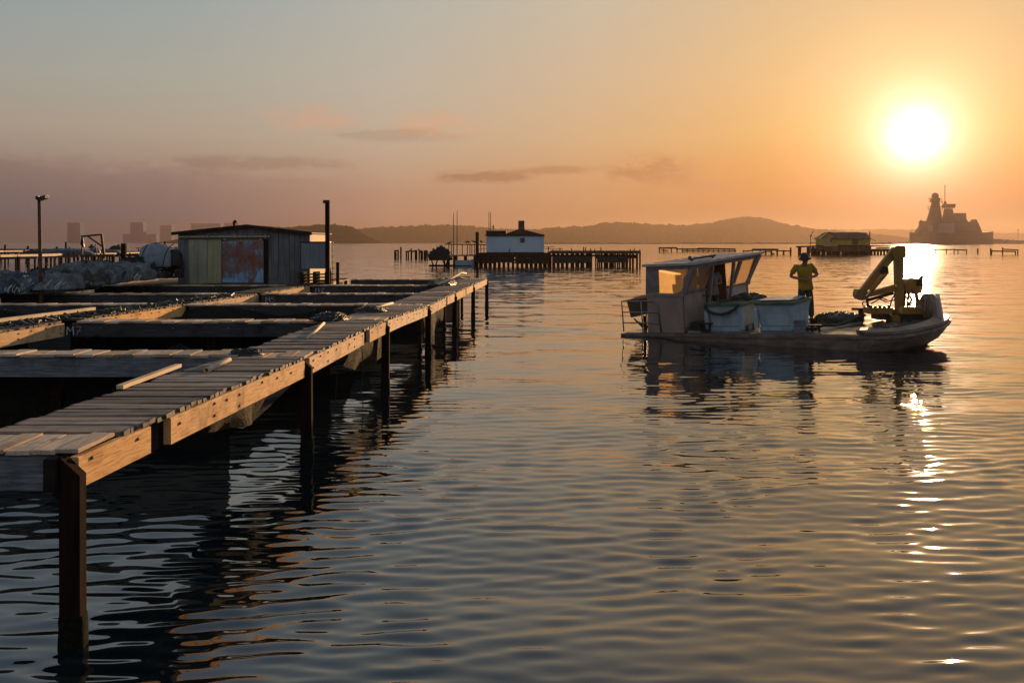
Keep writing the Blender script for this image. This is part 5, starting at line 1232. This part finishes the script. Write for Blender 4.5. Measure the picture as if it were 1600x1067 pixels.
gy = .9
MB().prism([(xw0,z0+.02),(xc,z0+.02),(xc,ze),(xc-.6,ze+.25),((xw0+xc)/2,zr-.15),(xw0,ze+.02)], HY_-.05, HY_+4.6).build('gable_wall', M['yellow_wall'], yh)
MB().hexa([(xc-1.1,HY_-.35,ze-.12),(xw1+.2,HY_-.35,ze-.12),(xw1+.2,HY_+2.5,zr-.1),(h3(1296,0).x,HY_+2.5,zr-.1),(xc-1.1,HY_-.35,ze+.02),(xw1+.2,HY_-.35,ze+.02),(h3(1348,0).x,HY_+2.5,zr),(h3(1296,0).x,HY_+2.5,zr)]).build('roof', M['brown'], yh)
MB().hexa([(xw0-.2,HY_+5.2,ze-.1),(xw1+.2,HY_+5.2,ze-.1),(h3(1348,0).x,HY_+2.52,zr-.1),(h3(1296,0).x,HY_+2.52,zr-.1),(xw0-.2,HY_+5.2,ze),(xw1+.2,HY_+5.2,ze),(h3(1348,0).x,HY_+2.52,zr),(h3(1296,0).x,HY_+2.52,zr)]).build('roof', M['brown'], yh)
MB().bar((xw0-.25,HY_-.25,ze-.02),(h3(1296,0).x,HY_-.25,zr+.0), .16).build('barge_board', M['dark'], yh); MB().bar((h3(1296,0).x,HY_-.25,zr),(xc+.1,HY_-.25,ze+.02), .1).build('barge_board', M['dark'], yh)
wn = MB().box(h3(1291.7,0).x, h3(1295.3,0).x, HY_-.12, HY_-.056, h3(0,379.2).z, h3(0,373.2).z).build('window', M['bin'], yh); MB().box(h3(1297.4,0).x, h3(1299.4,0).x, HY_-.1, HY_-.056, h3(0,378.6).z, h3(0,374.2).z).build('window', M['window'], yh)
MB().box(h3(1331.5,0).x, h3(1341,0).x, HY_-.06, HY_-.005, h3(0,382).z, h3(0,374.3).z).build('shutter', M['brown'], yh)
MB().box(xc+.3, xw1-.1, HY_-.05, HY_-.01, h3(0,385).z, h3(0,383).z).build('base_board', M['dark'], yh)
t = thing('roof_pole', 'short pole at the right end of the yellow house', 'pole', (0,0,0)); MB().tube([h3(1362,398,1), h3(1362,362,1)], .1, 6).build('pole', M['brown'], t); MB().bar(h3(1360,373,1), h3(1372,376.2,1), .08).build('awning_arm', M['brown'], t)
t = thing('bent_antenna', 'thin bent antenna left of the yellow house', 'antenna', (0,0,0)); MB().tube([h3(1271.2,396,2), h3(1271.4,368.5,2), h3(1276,361,2)], .06, 6).build('pole', M['dark'], t); MB().bar(h3(1270.4,369.4,2), h3(1272.8,367.8,2), .2).build('joint', M['dark'], t)
rack('left landing frame of the yellow house above the hat of the man', 196, [(1250.5,386),(1264.3,386),(1271,386),(1276,391),(1281,391)], [(1246,385.6,1286,384.4,.28),(1270,388.5,1285,387,.3),(1271,391,1286,390.8,.4)], pw=.3, d=2, name='landing_stage', group=None)
rack('right landing of the yellow house disappearing behind the crane mast', 196, [(1361,391),(1366,391),(1371,391.5),(1376,391),(1381,391.5),(1386,391),(1391,390),(1397,387)], [(1359,384.4,1392,384.6,.2),(1372,387.6,1390,387.4,.25),(1359,391.2,1398,390.8,.5)], pw=.22, d=2, name='landing_stage', group=None)

# ------------------------------------------------------------------ warship on the horizon
WY = 1450.0
def s3(px, py, dy=0): p = at(px, py, WY); return Vector((p.x, WY+dy, p.z))
ship = thing('warship', 'grey warship with a globe topped radar mast anchored under the sun', 'ship', (0,0,0))
def sprism(name, pts, w_, parent=ship, m='ship', dy=0):
    return MB().prism([(s3(*p).x, s3(*p).z) for p in pts], WY+dy-w_/2, WY+dy+w_/2).build(name, M[m], parent)
def shloft(name, rows, parent=ship, m='ship'):        # rows: (px0, px1, py, half width)
    return MB().loft([[(s3(a,0).x,WY-w_,s3(0,y).z),(s3(b,0).x,WY-w_,s3(0,y).z),(s3(b,0).x,WY+w_,s3(0,y).z),(s3(a,0).x,WY+w_,s3(0,y).z)] for a, b, y, w_ in rows]).build(name, M[m], parent)
MB().loft([[(s3(px,0).x,WY+sy*w_,z) for w_, z in ((b_,-2),(t_,s3(0,ty).z)) for sy in ((-1,1) if z < 0 else (1,-1))] for px, b_, t_, ty in ((1421.5,.3,1.2,363),(1430,3,7,364),(1445,6,9,364.2),(1490,8,10,364),(1535,7.5,9.5,363.2),(1548,6,9,362))]).build('hull', M['ship'], ship)
shloft('deckhouse', [(1432.5,1531,364.3,8.5),(1434,1529.5,360,8.3),(1438,1527.8,355,7.8),(1440,1515,347,7)])
sprism('side_screen', [(1446,362.5),(1454,362.5),(1454,350.5),(1444.5,350.5)], .6, m='ship_panel', dy=-8.9); sprism('side_screen', [(1461.5,364),(1487,364),(1487.5,349.5),(1463.5,349.5)], .6, m='ship_panel', dy=-8.9)
shloft('bridge', [(1437.5,1475,348.5,6.5),(1439.5,1473,345.6,6)])
shloft('main_mast', [(1449,1471,347.5,5.5),(1453.6,1468.6,331,4.2),(1456.6,1467,316.5,2.6),(1455,1468.4,313.5,3),(1456,1467.6,309.5,2.8)])
o = MB().lathe([(.3,-5.1),(2.6,-4.4),(4.4,-2.6),(5.1,0),(4.4,2.6),(2.6,4.4),(.3,5.1)], n=18).build('radar_globe', M['ship'], ship, True); o.location = s3(1461.4,306.6)
for i, (ya, l, rr) in enumerate(((310,1450.3,1470.5),(316,1452,1471),(323,1448,1472),(327,1450,1472.5),(331,1452,1471.5),(341,1448.4,1451))):
    y_ = MB().bar(s3(l,ya,-2), s3(rr,ya+.4,-2), .7).build('yard', M['ship'], ship)
for px_, a_, b_ in ((1450.6,309.5,316),(1452.5,309,317),(1470.6,310,317),(1472,314,326),(1449.5,322,329),(1452.4,326,334),(1471.3,322,330),(1449.2,338,346)): MB().bar(s3(px_,a_,-2), s3(px_+.4,b_,-2), .5).build('aerial', M['ship'], ship)
shloft('aft_mast', [(1473.5,1491.6,348,5.5),(1475.5,1488.4,334,4),(1476.6,1487,326,3.2)])
shloft('search_radar', [(1473.4,1490.6,325.4,3.4),(1472.6,1491.6,322,3.6),(1476,1492,319,3.6)]); shloft('radar_base', [(1475,1479,319,1.5),(1476,1478,314.5,1)])
MB().tube([s3(1476.6,316), s3(1476.6,300), s3(1476.7,288)], [.55,.4,.25], 6).build('pole_mast', M['ship'], ship)
for y in (290.2, 293, 297.5, 303): MB().box(s3(1475.9,0).x, s3(1477.4,0).x, WY-.6, WY+.6, s3(0,y+.7).z, s3(0,y-.5).z).build('pole_aerial', M['ship'], ship)
shloft('funnel', [(1490.5,1510,348,4.5),(1492,1508.2,342,4.2),(1492.6,1508,333.2,4)])
shloft('rear_deckhouse', [(1508,1529,362,6.8),(1513,1527.5,352,6.2),(1518.5,1525.2,344.6,3.6),(1520,1524.4,343,3)])
for px_, py_ in ((1439.5,346.2),(1511,347.2)): o = MB().lathe([(.8,-1),(1.8,-.6),(2,.6),(1.2,2),(.2,2.4)], n=10).build('gun_director', M['ship'], ship); o.location = s3(px_, py_)
MB().bar(s3(1424.5,363), s3(1425.2,357.5), .5).build('jackstaff', M['ship'], ship); MB().bar(s3(1533.5,361.8,-8), s3(1548.5,361.2,-8), .35).build('flight_deck_rail', M['ship'], ship)
for px_ in (1534,1538,1542,1546): MB().bar(s3(px_,363.2,-8), s3(px_,361.2,-8), .3).build('rail_post', M['ship'], ship)
t = thing('harbour_light', 'thin light mast on the dark breakwater at the far right', 'beacon', (0,0,0)); MB().tube([at(1591,373,1640), at(1591,360,1640)], .35, 6).build('mast', M['dark'], t); MB().box(at(1590.4,0,1640).x, at(1591.8,0,1640).x, 1639.4, 1640.6, at(0,360.2,1640).z, at(0,358.6,1640).z).build('lantern', M['dark'], t)

# ------------------------------------------------------------------ far pens at the left
def pens(label, Y, x0, x1, ydeck, ypx, m, nposts, seed, d=6.0, lit=True, bh=.3):
    """A long low pen frame: rails in two rows, short posts, sunlit side boards."""
    r = random.Random(seed); t = thing('mussel_pen', label, 'mussel pen', (0,0,0), 0, 'mussel pens beyond the heaped nets')
    a, b = q(x0, ydeck, Y), q(x1, ypx, Y)
    for k, dd in enumerate((0, d*.5, d)):
        MB().bar((a.x,Y+dd,a.z),(b.x,Y+dd,b.z), .14, bh*.5).build('rail', M[m], t)
    nposts = int(nposts*.65)
    for k in range(nposts):
        u = (k+r.uniform(.2,.8))/nposts; x = a.x+(b.x-a.x)*u; z = a.z+(b.z-a.z)*u
        for dd in (0, d):
            w_ = r.uniform(.03,.06); MB().box(x-w_, x+w_, Y+dd-.1, Y+dd+.1, -1.5, z+(r.uniform(.08,.35) if r.random() < .22 else -.02)).build('post', M['post'], t)
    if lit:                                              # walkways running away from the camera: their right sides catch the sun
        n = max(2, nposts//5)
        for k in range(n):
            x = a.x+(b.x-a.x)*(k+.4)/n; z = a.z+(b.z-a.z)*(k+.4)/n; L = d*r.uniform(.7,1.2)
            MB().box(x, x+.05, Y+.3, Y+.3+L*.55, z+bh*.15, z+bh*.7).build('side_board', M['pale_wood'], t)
    return t
pens('nearest pen frame at the far left, just above the rounded net bundle', 62, -60, 58, 405, 402.5, 'brown', 9, 1, 12)
pens('second pen frame at the far left with sunlit boards', 84, -60, 30, 396.5, 395, 'brown', 7, 2, 16)
pens('third pen frame at the far left, a dark line with raised stumps', 120, -60, 70, 390.6, 391.2, 'dark', 9, 3, 8, False)
pens('pen frame carrying the long tarpaulin roll', 80, 50, 186, 400.5, 400, 'dark', 18, 4, 8)
pens('sunlit pen frame just left of the thick post', 88, 128, 216, 401, 397.2, 'brown', 13, 5, 14)
pens('thin pen frame right of the thick post, lower row', 130, 192, 284, 393.4, 394, 'dark', 12, 6, 5, False, .22)
pens('thin pen frame high behind the wrapped bale', 170, 212, 290, 387.8, 386.8, 'dark', 11, 7, 5, False, .22)
pens('thin distant pen frame touching the water line at left', 190, 40, 104, 389.6, 389.8, 'dark', 8, 8, 4, False, .2)
t = thing('tarpaulin_roll', 'long dark roll of tarpaulin on the far pen frame', 'tarpaulin', (q(104,0,82).x, 82, q(0,399.6,82).z))
o = blob(2.2, 1.3, .58, 81, .05).build('sheet', M['net_blue'], t, True); o.scale = (1,1,1); MB().bar((-1.9,-1.0,.36),(2.0,-1.1,.5), .06).build('edge_rope', M['rope'], t)
t = thing('tarpaulin_roll', 'small blue tarpaulin heap at the foot of the gallows hoist', 'tarpaulin', (q(147,0,86).x, 86, q(0,399,86).z)); blob(.5,.6,.62,82,.12).build('sheet', M['blue_tarp'], t, True); MB().bar((-.4,-.6,.05),(.2,-.55,.5), .05).build('edge_rope', M['rope'], t)
t = thing('net_mound', 'low grey net mound between the hoist and the thick post', 'net', (q(170,0,90).x, 90, q(0,400,90).z)); blob(1.2,1.2,.62,83,.1).build('netting', M['net_grey'], t, True); o = blob(.6,.7,.9,84,.1).build('netting', M['net_dark'], t, True); o.location = (.45,.3,0)
t = thing('net_mound', 'dark net mound under the sunlit boards left of the tarpaulin roll', 'net', (q(60,0,84).x, 84, q(0,400.5,84).z)); blob(1.5,1.0,.52,85,.12).build('netting', M['net_dark'], t, True); MB().bar((-1.1,-.8,.1),(.6,-.9,.2), .05).build('cord', M['rope'], t)
gl = thing('gallows_hoist', 'rusty gallows hoist with a hanging hook on the far pen frame', 'hoist', (0,0,0)); GY = 80.0
g3 = lambda px, py: at(px, py, GY)
MB().bar(g3(158.6,366.2), g3(163,404), .17).build('upright', M['rust'], gl); MB().bar(g3(126.5,369.6), g3(159.4,366.6), .14).build('jib', M['rust'], gl); MB().bar(g3(137,369.4), g3(161,386), .12).build('brace', M['rust'], gl); MB().bar(g3(128,371), g3(128.4,402), .10).build('rear_upright', M['rust'], gl)
MB().tube([g3(127.4,370), g3(127.4,376)], .03, 6).build('chain', M['iron'], gl); o = blob(.14,.14,.55,90,.2,14,6).build('hook_block', M['iron'], gl, True); o.location = g3(128.4,383); o2 = MB().bar(g3(129.6,381), g3(130.4,386), .14).build('hook', M['iron'], gl)
MB().bar(g3(149.6,381), g3(151,400), .07).build('stay', M['rust'], gl)
def stump(label, px0, px1, top, Y, tilt=0, name='mooring_post'):
    a, b = q(px0, top, Y), q(px1, top, Y); t = thing(name, label, 'post', ((a.x+b.x)/2, Y, 0)); w_ = (b.x-a.x)/2
    MB().hexa([(-w_,-w_,-1.5),(w_,-w_,-1.5),(w_,w_,-1.5),(-w_,w_,-1.5),(-w_+tilt,-w_,a.z),(w_+tilt,-w_,a.z),(w_+tilt,w_,a.z),(-w_+tilt,w_,a.z)]).build('post', M['post'], t)
    MB().box(-w_+tilt-.01, w_+tilt+.01, -w_-.01, w_+.01, a.z-.03, a.z+.03).build('cap', M['dark'], t)
stump('thick dark mooring post in front of the far pens', 190, 196.5, 381, 74)
stump('thin mooring post left of the gallows hoist', 101.6, 103.8, 378.6, 92); stump('thin mooring post above the wrapped bale', 256.5, 258.4, 377.4, 140)
stump('post with a round top at the far left edge', 6.6, 8.6, 383, 90); stump('slanting stump sticking up left of the lamp post', 37, 39.4, 385, 118, .42); stump('slanting stump sticking up right of the lamp post', 81, 83.4, 386, 118, .5); stump('small stump beside the thin post left of the hoist', 107.6, 109, 386.4, 100)
o = MB().lathe([(.02,-.3),(.2,-.2),(.26,0),(.2,.2),(.02,.3)], n=10); 
for lab, px_, py_ in (('tiny anchored boat seen under the jib of the gallows hoist', 143, 384.6), ('tiny anchored boat just left of the thick mooring post', 185.5, 384.2)):
    Y = 430.0; a = at(px_, py_, Y); t = thing('distant_boat', lab, 'boat', (a.x, Y, 0), 0, 'tiny boats anchored far off')
    MB().loft([[(x,yy*w_,z) for yy, z in ((-1,h),(-.6,-.2),(.6,-.2),(1,h))] for x, w_, h in ((-1.2,.7,.75),(.4,.8,.75),(1.3,.1,1.0))]).build('hull', M['dark'], t)
    MB().box(-.5,.35,-.5,.5,.6,1.55).build('cabin', M['dark'], t)
